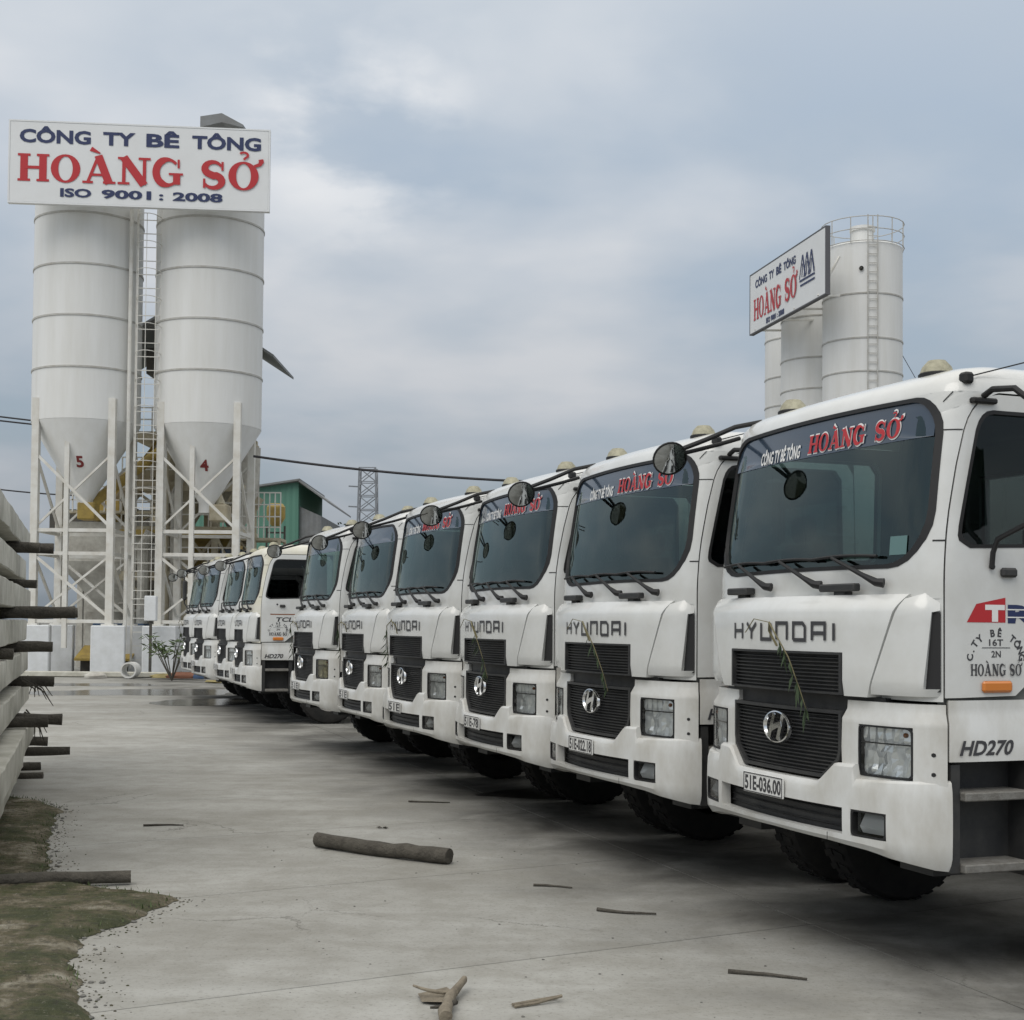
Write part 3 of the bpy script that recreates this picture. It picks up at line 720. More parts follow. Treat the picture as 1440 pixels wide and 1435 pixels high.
    for (x0, x1, za, zb) in ((-1.08, 1.08, 1.55, 2.33), (-1.08, -.64, 2.33, 2.87), (.64, 1.08, 2.33, 2.87), (-1.08, 1.08, 2.87, 3.07)): I.box((x0, yb-.07, za), (x1, yb-.045, zb))
    I.build('rear_trim', 'trim_light', T)
    MB().add([(-.63, yb-.02, 2.34), (.63, yb-.02, 2.34), (.63, yb-.02, 2.86), (-.63, yb-.02, 2.86)], [(0, 1, 2, 3)]).build('rear_window', 'side_glass', T)
    # --- wheels, chassis, drum
    def wheel(x, y, wd, par):
        W_ = empty('wheel', parent=par); ax = Vector((x, y, .53))
        tp = [(.30, -wd/2), (.44, -wd/2), (.505, -wd/2+.02), (.53, -wd/2+.06), (.53, wd/2-.06), (.505, wd/2-.02), (.44, wd/2), (.30, wd/2)]
        tb = MB().lathe(tp, 32, 0, 'X', ax)
        for k in range(32):
            t = R(360*k/32); c_, s_ = math.cos(t), math.sin(t)
            for sx in (-1, 1):
                rv, tv = Vector((0, c_, s_)), Vector((0, -s_, c_)); pts = [ax + Vector((sx*wd*(.19+ex_*.15), 0, 0)) + rv*(.526 + .012*er) + tv*(et*.024 + .012*ex_) for er in (0, 1) for ex_, et in ((-1, -1), (1, -1), (1, 1), (-1, 1))]
                tb.add(pts, [(4, 5, 6, 7), (0, 1, 5, 4), (1, 2, 6, 5), (2, 3, 7, 6), (3, 0, 4, 7)])
        tb.build('tyre', 'tyre', W_, angle=40)
        sg = 1 if x > 0 else -1; d = wd/2*sg
        MB().lathe([(.30, d), (.285, d-.02*sg), (.25, d-.07*sg), (.14, d-.06*sg), (.12, d-.02*sg), (.001, d-.01*sg)], 24, 0, 'X', ax).build('rim', 'rim', W_)
    for x in (-1.02, 1.02): wheel(x, 1.45, .30, T)
    for y in (4.75, 6.05):
        for x in (-1.08, -.74, .74, 1.08): wheel(x, y, .28, T)
    c = MB()
    for x in (-.42, .42): c.box((x-.05, .55, .82), (x+.05, 7.2, 1.10))
    c.box((-.95, .35, .62), (.95, .70, 1.0)); c.box((-.85, 1.3, .45), (.85, 1.6, .62)); c.tube([(-.9, 4.75, .53), (.9, 4.75, .53)], .11, 10); c.tube([(-.9, 6.05, .53), (.9, 6.05, .53)], .11, 10)
    c.box((-.55, .6, .8), (.55, 1.9, 1.40)); c.build('chassis', 'chassis', T)
    MB().box((.50, 2.5, .55), (1.12, 3.7, 1.05), bev=.05).build('fuel_tank', 'chassis', T)
    d = MB().lathe([(.001, 0), (.55, .0), (.62, .1), (1.0, 1.3), (1.02, 2.4), (.62, 4.1), (.40, 4.5), (.36, 4.5)], 32, 0, 'Y'); q = Matrix.Rotation(R(7), 3, 'X')
    d.v = [q @ v + Vector((0, 2.35, 2.0)) for v in d.v]; d.build('drum', 'drum', T)
    p = MB(); p.box((-.5, 2.25, 1.10), (.5, 2.5, 2.0), bev=.03); p.beam((-.7, 6.6, 1.1), (-.5, 6.5, 2.2), .12); p.beam((.7, 6.6, 1.1), (.5, 6.5, 2.2), .12); p.box((-.8, 6.3, 1.08), (.8, 6.75, 1.2)); p.build('drum_pedestal', 'chassis', T)
    return T
def door_of(T):
    return [c for c in T.children if c.name.startswith('door') and c.bound_box[0][0] > 0][0]
def part_of(T, name): return [c for c in T.children if c.name.split('.')[0] == name]
def model_mark(par):
    vs2, f2 = fit_text('HD270', 1.235, 1.56, 1.20, .072, .03, slant=.3); Surf().flat(vs2, f2, .019).build('model_lettering', 'letter_dark', par)
def stamp(par, mt='letter_dark'):
    s = Surf(); cu, cv, r = 1.475, 1.69, .118; ch = 'C.TY BÊ TÔNG'; n = len(ch)
    for i, c in enumerate(ch):
        if c == ' ': continue
        vs2, f2, w = text2d(c, .035); a = R(176 - 172*i/(n-1)); h = .052
        px, pv = cu + r*1.25*math.cos(a), cv + r*math.sin(a); rot = a - math.pi/2
        s.flat([(px + ((x-w/2)*h)*math.cos(rot) - y*h*math.sin(rot), pv + ((x-w/2)*h)*math.sin(rot) + y*h*math.cos(rot)) for x, y in vs2], f2, .0035)
    for body, x0, x1, y0, cap in (('16T', 1.43, 1.52, 1.760, .033), ('2N', 1.445, 1.505, 1.700, .033)):
        vs2, f2 = fit_text(body, x0, x1, y0, cap, .02); s.flat(vs2, f2, .0035)
    s.flat(*rect2(1.385, 1.747, 1.565, 1.751), .0035)
    i = 0
    for vs2, f2 in serif_text('HOANG SƠ', 1.315, 1.635, 1.605, .06): s.flat(vs2, f2, .0035 + i*.0002); i += 1
    s.build('company_stamp', mt, par)
def plate_text(T, body):
    bp = part_of(T, 'bumper')[0]; pl = [c for c in bp.children if c.name.startswith('number_plate')][0]
    vs2, f2 = fit_text(body, -.25, .15, .893, .078, .03); y = T['plate_y']-.0075
    MB().add([(a, y, b) for a, b in vs2], f2).build('digits', 'letter_dark', pl, angle=0)
def sprig(T, seed, u0=.0, flip=1):
    """a leafy twig stuck behind the grille top"""
    r = random.Random(seed); root = empty('leafy_twig')
    P = [M(u0, 1.73, .16), M(u0-.03*flip, 1.83, .19), M(u0+.02*flip, 1.87, .23), M(u0+.12*flip, 1.82, .25), M(u0+.20*flip, 1.68, .22), M(u0+.28*flip, 1.50, .19), M(u0+.33*flip, 1.36, .17)]
    P = [p + Vector((r.uniform(-.01, .01), 0, r.uniform(-.01, .01))) for p in P]
    st = MB().tube(P, [.007, .007, .006, .005, .004, .003, .002], 5); st.tube([P[2], P[2] + Vector((-.12*flip, -.03, .02)), P[2] + Vector((-.2*flip, -.04, -.06))], .003, 4)
    st.build('stem', 'stem', root)
    lf = MB()
    for k in range(26 if seed == 40 else 14):
        t = r.uniform(3.2, 5.95); i = int(t); p = P[i].lerp(P[min(i+1, 6)], t-i)
        d = Vector((flip*r.uniform(.0, .5), r.uniform(-.35, .1), r.uniform(-1, -.3))).normalized(); L = r.uniform(.06, .15); w = d.orthogonal().normalized(); w.rotate(Quaternion(d, r.uniform(0, 6.28)))
        e = p + d*L; mdl = p + d*L*.45 + w*.004; wd = w*.008
        lf.add([p, mdl+wd, e, mdl-wd], [(0, 1, 2, 3)])
    lf.build('leaves', 'twig_leaf', root, angle=0)
    root.matrix_world = T.matrix_basis.copy()
    return root

# ------------------------------------------------------------------ ground
def concrete(name, oil_and_shade=True):
    m = bpy.data.materials.new(name); m.use_nodes = True; t = m.node_tree; b = t.nodes['Principled BSDF']
    g = t.nodes.new('ShaderNodeNewGeometry'); oi = t.nodes.new('ShaderNodeObjectInfo')
    def nz(scale, det=8, rough=.6, vec=None, dist=0.):
        n = N(t, 'ShaderNodeTexNoise', Scale=scale, Detail=float(det), Roughness=rough, Distortion=dist); t.links.new(vec or g.outputs['Position'], n.inputs['Vector']); return n.outputs[0]
    mp = t.nodes.new('ShaderNodeMapping'); mp.inputs['Rotation'].default_value = (0, 0, R(-24)); mp.inputs['Scale'].default_value = (.35, 2.2, 1)
    t.links.new(g.outputs['Position'], mp.inputs['Vector'])
    c = ramp(t, nz(.55, 9, .62), [(.30, (.285, .278, .252)), (.5, (.365, .362, .338)), (.68, (.425, .424, .402))])
    st = ramp(t, nz(1.1, 8, .6, mp.outputs[0], .4), [(.42, 1.0), (.62, 0.0)])
    c = mix_c(t, math_n(t, 'MULTIPLY', st, .20), c, (.155, .145, .120, 1))
    bl_ = ramp(t, nz(3.2, 10, .72, None, .3), [(.40, 1.0), (.56, 0.0)])
    c = mix_c(t, math_n(t, 'MULTIPLY', bl_, .34), c, (.205, .195, .165, 1))
    sp = ramp(t, nz(38, 5, .7), [(.32, 1.0), (.46, 0.0)])
    c = mix_c(t, math_n(t, 'MULTIPLY', sp, .5), c, (.13, .125, .11, 1))
    li = ramp(t, nz(2.6, 9, .7), [(.56, 0.0), (.75, 1.0)])
    c = mix_c(t, math_n(t, 'MULTIPLY', li, .30), c, (.43, .425, .39, 1))
    vo_ = N(t, 'ShaderNodeTexVoronoi', Scale=.42); vo_.feature = 'DISTANCE_TO_EDGE'
    wv = t.nodes.new('ShaderNodeVectorMath'); wv.operation = 'MULTIPLY_ADD'; nc = N(t, 'ShaderNodeTexNoise', Scale=1.3, Detail=7.0, Roughness=.65); t.links.new(g.outputs['Position'], nc.inputs['Vector'])
    t.links.new(nc.outputs['Color'], wv.inputs[0]); wv.inputs[1].default_value = (1.1, 1.1, 0); t.links.new(g.outputs['Position'], wv.inputs[2]); t.links.new(wv.outputs[0], vo_.inputs['Vector'])
    ck = math_n(t, 'MULTIPLY', ramp(t, vo_.outputs['Distance'], [(.0, 1.0), (.0035, 0.0)]), ramp(t, nz(.45, 3), [(.50, 0.0), (.60, 1.0)]))
    c = mix_c(t, math_n(t, 'MULTIPLY', ck, .75), c, (.06, .055, .045, 1))
    if oil_and_shade:   # dripped oil, plus the trucks' soft shade painted in along the parking row
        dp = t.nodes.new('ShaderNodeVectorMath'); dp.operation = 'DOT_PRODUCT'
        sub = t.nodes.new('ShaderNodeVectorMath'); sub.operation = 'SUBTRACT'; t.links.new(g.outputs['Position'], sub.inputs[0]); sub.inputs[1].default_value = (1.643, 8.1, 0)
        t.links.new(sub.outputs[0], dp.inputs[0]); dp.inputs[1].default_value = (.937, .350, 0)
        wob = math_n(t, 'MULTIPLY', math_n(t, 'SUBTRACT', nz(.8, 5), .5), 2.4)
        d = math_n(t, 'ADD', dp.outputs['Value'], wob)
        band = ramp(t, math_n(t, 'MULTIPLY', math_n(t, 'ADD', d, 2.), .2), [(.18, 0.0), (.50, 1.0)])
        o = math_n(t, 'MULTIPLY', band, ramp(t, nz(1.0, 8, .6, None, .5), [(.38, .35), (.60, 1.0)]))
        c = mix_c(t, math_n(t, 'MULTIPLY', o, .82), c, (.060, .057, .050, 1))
    k = math_n(t, 'ADD', .95, math_n(t, 'MULTIPLY', oi.outputs['Random'], .08)); cc = t.nodes.new('ShaderNodeCombineXYZ')
    for i in range(3): t.links.new(k, cc.inputs[i])
    c = mix_c(t, 1.0, c, cc.outputs[0], 'MULTIPLY'); t.links.new(c, b.inputs['Base Color'])
    b.inputs['Roughness'].default_value = .82; b.inputs['Specular IOR Level'].default_value = .3
    h = math_n(t, 'ADD', math_n(t, 'MULTIPLY', nz(16, 8, .7), .6), math_n(t, 'MULTIPLY', nz(2.2, 6), .5))
    bp = N(t, 'ShaderNodeBump', Strength=.35, Distance=.015); t.links.new(h, bp.inputs['Height']); t.links.new(bp.outputs[0], b.inputs['Normal'])
    MAT[name] = m
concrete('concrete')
def verge_mat():
    m = bpy.data.materials.new('verge'); m.use_nodes = True; t = m.node_tree; b = t.nodes['Principled BSDF']
    tc = t.nodes.new('ShaderNodeTexCoord')
    def nz(s, d=9, r=.65):
        n = N(t, 'ShaderNodeTexNoise', Scale=s, Detail=float(d), Roughness=r); t.links.new(tc.outputs['Object'], n.inputs['Vector']); return n.outputs[0]
    c = ramp(t, nz(2.2, 11, .72), [(.36, (.034, .042, .016)), (.46, (.062, .066, .029)), (.53, (.105, .090, .055)), (.61, (.22, .20, .15)), (.70, (.36, .345, .29))])
    c = mix_c(t, ramp(t, nz(18, 9, .75), [(.36, .75), (.50, 0.0)]), c, (.030, .028, .018, 1))
    c = mix_c(t, ramp(t, nz(31, 6, .7), [(.60, 0.0), (.72, .7)]), c, (.30, .28, .23, 1))
    t.links.new(c, b.inputs['Base Color']); b.inputs['Roughness'].default_value = .95
    bp = N(t, 'ShaderNodeBump', Strength=.9, Distance=.03); t.links.new(nz(30, 6), bp.inputs['Height']); t.links.new(bp.outputs[0], b.inputs['Normal'])
    MAT['verge'] = m
verge_mat()
m = mat('puddle', (.075, .072, .062), .17, noise=(2, .6, (.12, .115, .10, 1)))
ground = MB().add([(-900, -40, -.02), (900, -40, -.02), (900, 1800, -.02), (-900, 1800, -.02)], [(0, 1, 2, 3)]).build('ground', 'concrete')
tag(ground, kind='structure')
A1, B1, P0 = Vector((math.cos(R(28.5)), math.sin(R(28.5)), 0)), Vector((-math.sin(R(18.4)), math.cos(R(18.4)), 0)), Vector((1.88, 8.69, 0))
LA, LB, G = 5.2, 2.56, .006
def slab_mesh():
    b = .0012; q = []
    for z, e in ((-.02, 0), (-b, 0), (0, b)):
        q += [A1*(G+e) + B1*(G+e) + Vector((0, 0, z)), A1*(LA-G-e) + B1*(G+e) + Vector((0, 0, z)), A1*(LA-G-e) + B1*(LB-G-e) + Vector((0, 0, z)), A1*(G+e) + B1*(LB-G-e) + Vector((0, 0, z))]
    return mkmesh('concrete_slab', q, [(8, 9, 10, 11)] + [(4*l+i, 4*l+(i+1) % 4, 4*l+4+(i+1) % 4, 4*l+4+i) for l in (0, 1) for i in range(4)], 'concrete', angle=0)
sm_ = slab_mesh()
for i in range(-2, 5):
    for j in range(-4, 14):
        p = P0 + A1*LA*i + B1*LB*j
        if p.y < -3 or p.y > 46: continue
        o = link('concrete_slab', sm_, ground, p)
mat('joint', (.035, .033, .028), .95)
jq = [P0 + A1*LA*i + B1*LB*j + Vector((0, 0, -.011)) for i, j in ((-1.8, -3.8), (4.8, -3.8), (4.8, 13.8), (-1.8, 13.8))]
MB().add(jq, [(0, 1, 2, 3)]).build('joint_filler', 'joint', ground, angle=0)
# weedy verge on the left
VB = [(-5.6, 14.6), (-4.75, 14.1), (-4.34, 13.5), (-4.24, 13.0), (-3.78, 11.4), (-3.28, 9.98), (-2.66, 9.45), (-2.20, 9.25), (-2.32, 8.6), (-2.47, 8.1), (-2.37, 7.6), (-2.15, 7.0), (-1.94, 6.48), (-1.72, 5.5), (-1.6, 3.0)]
vb = []
for (x0, y0), (x1, y1) in zip(VB, VB[1:]):
    n = max(2, int(math.hypot(x1-x0, y1-y0)/.025))
    for k in range(n):
        yy = y0+(y1-y0)*k/n; vb.append((x0+(x1-x0)*k/n + .018*math.sin(yy*9) + .012*math.sin(yy*23+1) + rnd.uniform(-.010, .010), yy))
vv = []; cols = 22
for (x, y) in vb:
    for k in range(cols+1):
        f = k/cols; vv.append((x - 7*f**1.6, y, .004 + (.03*min(1, f*14) + rnd.uniform(0, .02)*min(1, f*10))))
verge = mkmesh('verge', vv, [(i*(cols+1)+k, i*(cols+1)+k+1, (i+1)*(cols+1)+k+1, (i+1)*(cols+1)+k) for i in range(len(vb)-1) for k in range(cols)], 'verge', angle=60)
vo = tag(link('verge', verge), kind='structure')
gm = MB()
for k in range(5200):
    x, y = rnd.choice(vb); x -= abs(rnd.gauss(0, .55)) + .01; y += rnd.uniform(-.15, .15)
    if math.sin(x*3.1+y*1.7) + math.sin(y*4.3-x) < -.3: continue
    L = rnd.uniform(.012, .05); a = rnd.uniform(0, 6.28); d = Vector((math.cos(a)*.6, math.sin(a)*.6, 1)).normalized()*L; w = Vector((-math.sin(a), math.cos(a), 0))*.005; p = Vector((x, y, .02))
    gm.add([p-w, p+w, p+d], [(0, 1, 2)])
tag(gm.build('ground_cover', 'leaf', angle=0), 'short moss and weeds growing on the verge beside the concrete', 'weeds', kind='stuff')
def blob(n, s, seed):
    r = random.Random(seed); m = MB(); m.lathe([(.001, 0), (.8, .1), (1, .45), (.7, .85), (.001, 1)], 7); m.v = [Vector((v.x*r.uniform(.75, 1.2), v.y*r.uniform(.7, 1.1), v.z*r.uniform(.5, .75)))*s for v in m.v]; return m.mesh(n, 'stone', 25)
bl = [blob('pebble', .03, k) for k in range(4)]
pebbles = MB()
for k in range(600):
    if k < 470: x, y = rnd.choice(vb); dx = abs(rnd.gauss(0, .6)) - .10; x -= dx; z = .02 if dx > .1 else .0
    else: x, y, z = rnd.uniform(-2, 2.6), rnd.uniform(6, 13), 0.
    s = rnd.uniform(.25, .75)*(1 if k < 470 else .42); me = bl[k % 4]; a = rnd.uniform(0, 6.28); q = Matrix.Rotation(a, 3, 'Z')
    pebbles.add([q @ v.co*s + Vector((x, y, z)) for v in me.vertices], [tuple(p.vertices) for p in me.polygons])
for k in range(900):
    x, y = rnd.choice(vb); x += abs(rnd.gauss(0, .10)); y += rnd.uniform(-.05, .05); s = rnd.uniform(.08, .30); me = bl[k % 4]; q = Matrix.Rotation(rnd.uniform(0, 6.28), 3, 'Z')
    pebbles.add([q @ v.co*s + Vector((x, y, 0)) for v in me.vertices], [tuple(p.vertices) for p in me.polygons], k % 3 > 0)
tag(pebbles.build('gravel', ['stone', 'verge'], angle=25), 'loose pebbles and crumbs scattered over the concrete and verge', 'gravel', kind='stuff')
def flat_blob(name, cx, cy, rx, ry, seed, z=.004, mt='puddle', rot=0.):
    r = random.Random(seed); n = 44; ph = [r.uniform(0, 6.28) for _ in range(5)]; P = []
    for i in range(n):
        t = 2*math.pi*i/n; k = 1 + sum(.16/(j+1)*math.sin((j+2)*t + ph[j]) for j in range(5)); x, y = rx*k*math.cos(t), ry*k*math.sin(t)
        P.append((cx + x*math.cos(rot)-y*math.sin(rot), cy + x*math.sin(rot)+y*math.cos(rot), z))
    return MB().add(P + [(cx, cy, z)], [(i, (i+1) % n, n) for i in range(n)]).build(name, mt, angle=0)
for i, (cx, cy, rx, ry, rot) in enumerate(((-9.6, 36, 3.0, 1.6, .1), (-12.5, 40, 2.2, 1.0, .0), (-6.8, 32, 1.6, 1.3, .4))):
    tag(flat_blob('puddle', cx, cy, rx, ry, 20+i, rot=rot), kind='structure')
mat('oil', (.035, .033, .030), .42)
tag(flat_blob('oil_stain', .55, 15.4, .95, .42, 31, rot=.35, mt='oil'), 'dark oil stain on the concrete in front of the truck bumpers', 'stain')

# ------------------------------------------------------------------ trucks
YAW = R(20.5) - math.pi/2
rowv = Vector((-math.sin(R(20.5)), math.cos(R(20.5)), 0)); O1 = Vector((1.643, 8.10, 0))
T1 = make_truck()
SPEC = [(0, 0, 0), (2.72, .02, .6), (5.24, .0, -.6), (7.69, -.06, .9), (10.44, .03, -.8), (13.05, -.06, .8), (19.11, .0, -2.2), (21.59, .06, -.5), (23.97, -.08, .6), (27.01, .05, -1.0)]
LAB = ['white truck with plate 51E-036.00 and red T lettering on its door',
       'white truck with plate 51E-022.18 right beside the truck with red door lettering',
       'white truck second along the row from the truck with red door lettering',
       'white truck third along the row from the truck with red door lettering',
       'white truck fourth along the row from the truck with red door lettering, small front lettering',
       'white truck with cloudy yellow headlights at the end of the tight row, before the gap',
       'yellow roofed white truck with TCL lettering on its door, past the gap in the row',
       'white truck beside the TCL lettered truck on its silo side',
       'white truck between two others, second towards the silos from the TCL lettered truck',
       'white truck parked last in the row, nearest the concrete silos']
trucks = [T1] + [copy_tree(T1) for _ in SPEC[1:]]
bpy.context.view_layer.update()
mat('paint_yellowed', (.72, .705, .63), .4, noise=(2.2, .5, (.58, .52, .30, 1)))
mat('reflector_aged', (.50, .45, .27), .35, .6)
for k, (T, (s, dy, da)) in enumerate(zip(trucks, SPEC)):
    T.location = O1 + rowv*s + Vector((math.cos(R(20.5)), math.sin(R(20.5)), 0))*dy; T.rotation_euler = (0, 0, YAW + R(da))
    tag(T, LAB[k], 'truck', 'white trucks parked side by side in a row')
    d = door_of(T)
    sl = [c for c in T.children if c.name.startswith('sill') and c.bound_box[0][0] > 0][0]
    ws = part_of(T, 'windscreen')[0]
    if k <= 2 or k == 6: model_mark(sl)
    if k == 0:
        s_ = Surf(); s_.flat([(1.29, 1.88), (1.535, 1.88), (1.535, 2.01), (1.35, 1.975)], [(0, 1, 2, 3)], .0035); s_.build('red_panel', 'letter_red', d)
        s_ = Surf(); s_.flat(*rect2(1.405, 1.945, 1.53, 1.972), .0045); s_.flat(*rect2(1.448, 1.884, 1.487, 1.9449), .0045); s_.build('lettering', 'letter_white', d)
        vs2, f2 = fit_text('R', 1.55, 1.72, 1.882, .088, .045); s_ = Surf().flat(vs2, f2, .0035); s_.build('lettering', 'letter_navy', d)
        s_ = Surf()
        for vv_ in (1.905, 1.945): s_.flat(*rect2(1.54, vv_, 1.74, vv_+.006), .005)
        s_.build('stripe', 'letter_white', d)
    if k == 6:
        vs2, f2 = fit_text('TCL', 1.42, 1.74, 1.86, .075, .03, slant=.3); Surf().flat(vs2, f2, .0035).build('lettering', 'letter_dark', d)
        seam(Surf(), [(1.33, 1.99), (1.85, 1.99)], .018, .0035).build('stripe', 'bulb', d)
        cs = part_of(T, 'cab_shell')[0]; cs.data = cs.data.copy(); cs.data.materials[0] = MAT['paint_yellowed']
    if k in (0, 1, 2, 6): stamp(d, 'letter_dark')
    plate_text(T, ['51E-036.00', '51E-022.18', '51E-78', '51E', '51E', '51E', '51E', '51E', '51E', '51E'][k])
    if k > 0:
        for c in list(ws.children):
            if c.name.startswith('sticker'): bpy.data.objects.remove(c)
    if k >= 4:
        for c in list(ws.children):
            if c.name.startswith('lettering'): bpy.data.objects.remove(c)
    if 5 < k < 9 or k == 9:
        for c in part_of(T, 'side_mirror'):
            for g in list(c.children): bpy.data.objects.remove(g)
            bpy.data.objects.remove(c)
    if k == 9:
        sm = empty('side_mirror', parent=T)
        MB().tube([(-1.12, .30, 3.06), (-1.45, .12, 3.10), (-1.62, .05, 3.05), (-1.64, .05, 2.85)], .018, 8).build('bracket', 'rubber', sm); MB().tube([(-1.15, .30, 2.15), (-1.45, .12, 2.18), (-1.62, .06, 2.30), (-1.64, .06, 2.45)], .016, 8).build('bracket', 'rubber', sm)
        MB().box((-1.76, .02, 2.38), (-1.54, .11, 2.88), bev=.03).build('housing', 'black_plastic', sm)
    if k == 5:
        for L in part_of(T, 'headlight'):
            for c in L.children:
                if c.name.startswith('reflector'): c.data = c.data.copy(); c.data.materials[0] = MAT['reflector_aged']
    if k == 0:   # curtain drawn behind the windscreen
        cu = MB(); n = 26; P = []
        for i in range(n+1):
            x = .42 + .52*i/n; y = .36 + .10*i/n + .018*math.sin(i*1.9); P += [(x, y, 2.14), (x-.01, y+.10, 3.02)]
        cu.add(P, [(2*i, 2*i+2, 2*i+3, 2*i+1) for i in range(n)]).build('curtain', 'curtain', T)
for k, u0, fl in ((0, .02, 1), (1, .0, 1), (2, -.05, 1), (3, -.12, -1), (4, -.1, -1), (5, -.1, -1), (9, -.3, -1)):
    o = sprig(trucks[k], 40+k, u0, fl)
    o.matrix_basis = trucks[k].matrix_basis.copy()
    tag(o, ['green leafy twig hanging over the grille with plate 51E-036.00', 'leafy twig hanging on the grille of the truck with plate 51E-022.18', 'leafy twig on the grille of the second truck from the one with red door lettering',
            'arched twig on the grille of the third truck from the one with red door lettering', 'arched twig on the grille of the fourth truck from the one with red door lettering', 'arched twig on the truck with yellow headlights', 0, 0, 0,
            'leafy weed at the nose of the truck nearest the silos'][k], 'twig', 'leafy twigs stuck on truck grilles')

# ------------------------------------------------------------------ loose wood on the ground
def log(name, a, b, r, bend=.0, seed=0, mt='bark', n=10, taper=.85, parent=None):
    rr = random.Random(seed); a, b = Vector(a), Vector(b); d = b-a; sd = Vector((-d.y, d.x, 0)).normalized(); m = MB(); P = []; rs = []
    for i in range(n+1):
        f = i/n; P.append(a + d*f + sd*(bend*math.sin(math.pi*f) + rr.uniform(-.12, .12)*r) + Vector((0, 0, rr.uniform(-.10, .10)*r))); rs.append(r*(1-(1-taper)*f)*rr.uniform(.93, 1.06))
    m.tube(P, rs, 12)
    for i, v in enumerate(m.v): m.v[i] = v + Vector((rr.uniform(-1, 1), rr.uniform(-1, 1), rr.uniform(-1, 1)))*r*.06
    return m.build(name, mt, parent, angle=50)
tag(log('log', (-1.58, 11.50, .058), (-.46, 10.72, .066), .056, -.05, 1, taper=1.12), 'short bent log lying alone on the open concrete', 'log')
tag(log('log', (-5.4, 8.9, .075), (-2.66, 9.80, .060), .052, .02, 2), 'straight log lying across the weedy verge with its end on the concrete', 'log')
for q, (a, b, r, bd, lb) in enumerate((((.17, 9.86, .010), (.44, 9.78, .008), .010, .02, 'thin dark stick on concrete between the bent log and the trucks'),
        ((.57, 9.03, .012), (.94, 8.92, .010), .012, -.03, 'flat crooked strip of bark on concrete before the truck bumpers'),
        ((1.17, 7.45, .012), (1.56, 7.31, .010), .012, .01, 'straight dark stick lying near the slab joint under the first bumper'),
        ((-1.05, 14.4, .010), (-.62, 14.35, .008), .010, .0, 'small stick on concrete behind the bent log'),
        ((-3.3, 12.55, .010), (-2.95, 12.6, .010), .011, .02, 'small stick on concrete beside the stacked piles'))):
    tag(log('stick', a, b, r, bd, 60+q, 'bark', 6, .5), lb, 'stick', 'sticks lying on the concrete')
br = empty('broken_branch', (-.25, 6.75, 0)); tag(br, 'pale dry broken branch with bark and twigs standing off the concrete', 'branch')
log('stem', (-.04, -.28, .03), (.03, .32, .05), .034, .03, 71, 'dead_wood', 8, .5, br); log('side_twig', (-.0, .10, .04), (-.22, .16, .06), .012, .03, 72, 'dead_wood', 5, .5, br)
log('side_twig', (.0, -.05, .04), (-.12, -.12, .03), .014, .02, 73, 'bark', 5, .4, br)
pk = MB(); pk.add([(-.20, .20, .012), (-.06, .26, .03), (.0, .10, .035), (-.02, -.02, .03), (-.17, .05, .012)], [(0, 1, 2, 3, 4)]); pk.build('bark_flake', 'dead_wood', br, angle=0)
lp = MB().tube([(.02, 6.76, .012), (.12, 6.83, .012), (.24, 6.90, .014), (.26, 6.86, .03), (.14, 6.80, .012), (.03, 6.74, .010)], .009, 6)
tag(lp.build('bark_strip', 'dead_wood', angle=50), 'curled strip of bark beside the pale broken branch', 'bark')
dl = MB()
for k in range(7):
    a = rnd.uniform(0, 6.28); dl.add([(0, 0, .004), (.03*math.cos(a), .03*math.sin(a), .02), (.06*math.cos(a+.3), .05*math.sin(a+.3), .008), (.03*math.cos(a+.9), .02*math.sin(a+.9), .015)], [(0, 1, 2, 3)])
tag(dl.build('dead_leaf', 'bark', loc=(-1.15, 12.55, 0), angle=0), 'crumpled dark dead leaf on concrete behind the bent log', 'leaf')

# ------------------------------------------------------------------ stacked concrete piles with timber spacers
D_, Nn = Vector((-.292, .956, 0)), Vector((.956, .292, 0)); F0 = Vector((-4.34, 11.77, 0)); PIT = .375
pm = MB(); pm.box((-.14, 0, 0), (.14, 1, .25)); rz = math.atan2(-D_.x, D_.y)
pile_bm = {}
for k in range(8):
    for c in range(3):
        s0, s1 = -2.6 + rnd.uniform(-.2, .2), 6.2 + rnd.uniform(-.5, .35) - (.9 if k < 2 else 0); off = (rnd.uniform(-.07, .05) if c == 0 else 0) + (.10 if k == 1 else 0)
        p = F0 + D_*s0 - Nn*(.14 + c*.30 - off)
        b = MB(); ns = 22; pr_ = [(-.14, .012), (-.128, 0), (.128, 0), (.14, .012), (.14, .238), (.128, .25), (-.128, .25), (-.14, .238)]; L_ = s1-s0
        pv = [(x_ + rnd.uniform(-.006, .006), L_*i_/ns + (rnd.uniform(-.02, .02) if i_ in (0, ns) else 0), z_ + rnd.uniform(-.005, .005)) for i_ in range(ns+1) for x_, z_ in pr_]
        b.add(pv, [(i_*8+a_, (i_+1)*8+a_, (i_+1)*8+(a_+1) % 8, i_*8+(a_+1) % 8) for i_ in range(ns) for a_ in range(8)] + [tuple(range(8)), tuple(ns*8+a_ for a_ in range(7, -1, -1))])
        o = b.build('concrete_pile', 'pile', None, (p.x, p.y, .10 + PIT*k), rot=(0, 0, rz))
        ordn = ['lowest', 'second', 'third', 'fourth', 'fifth', 'sixth', 'seventh', 'topmost'][k]
        tag(o, 'long concrete pile, ' + ['outermost on the yard side', 'middle one', 'innermost one'][c] + ' of the ' + ordn + ' layer in the stack', 'concrete pile', 'concrete piles stacked between logs')
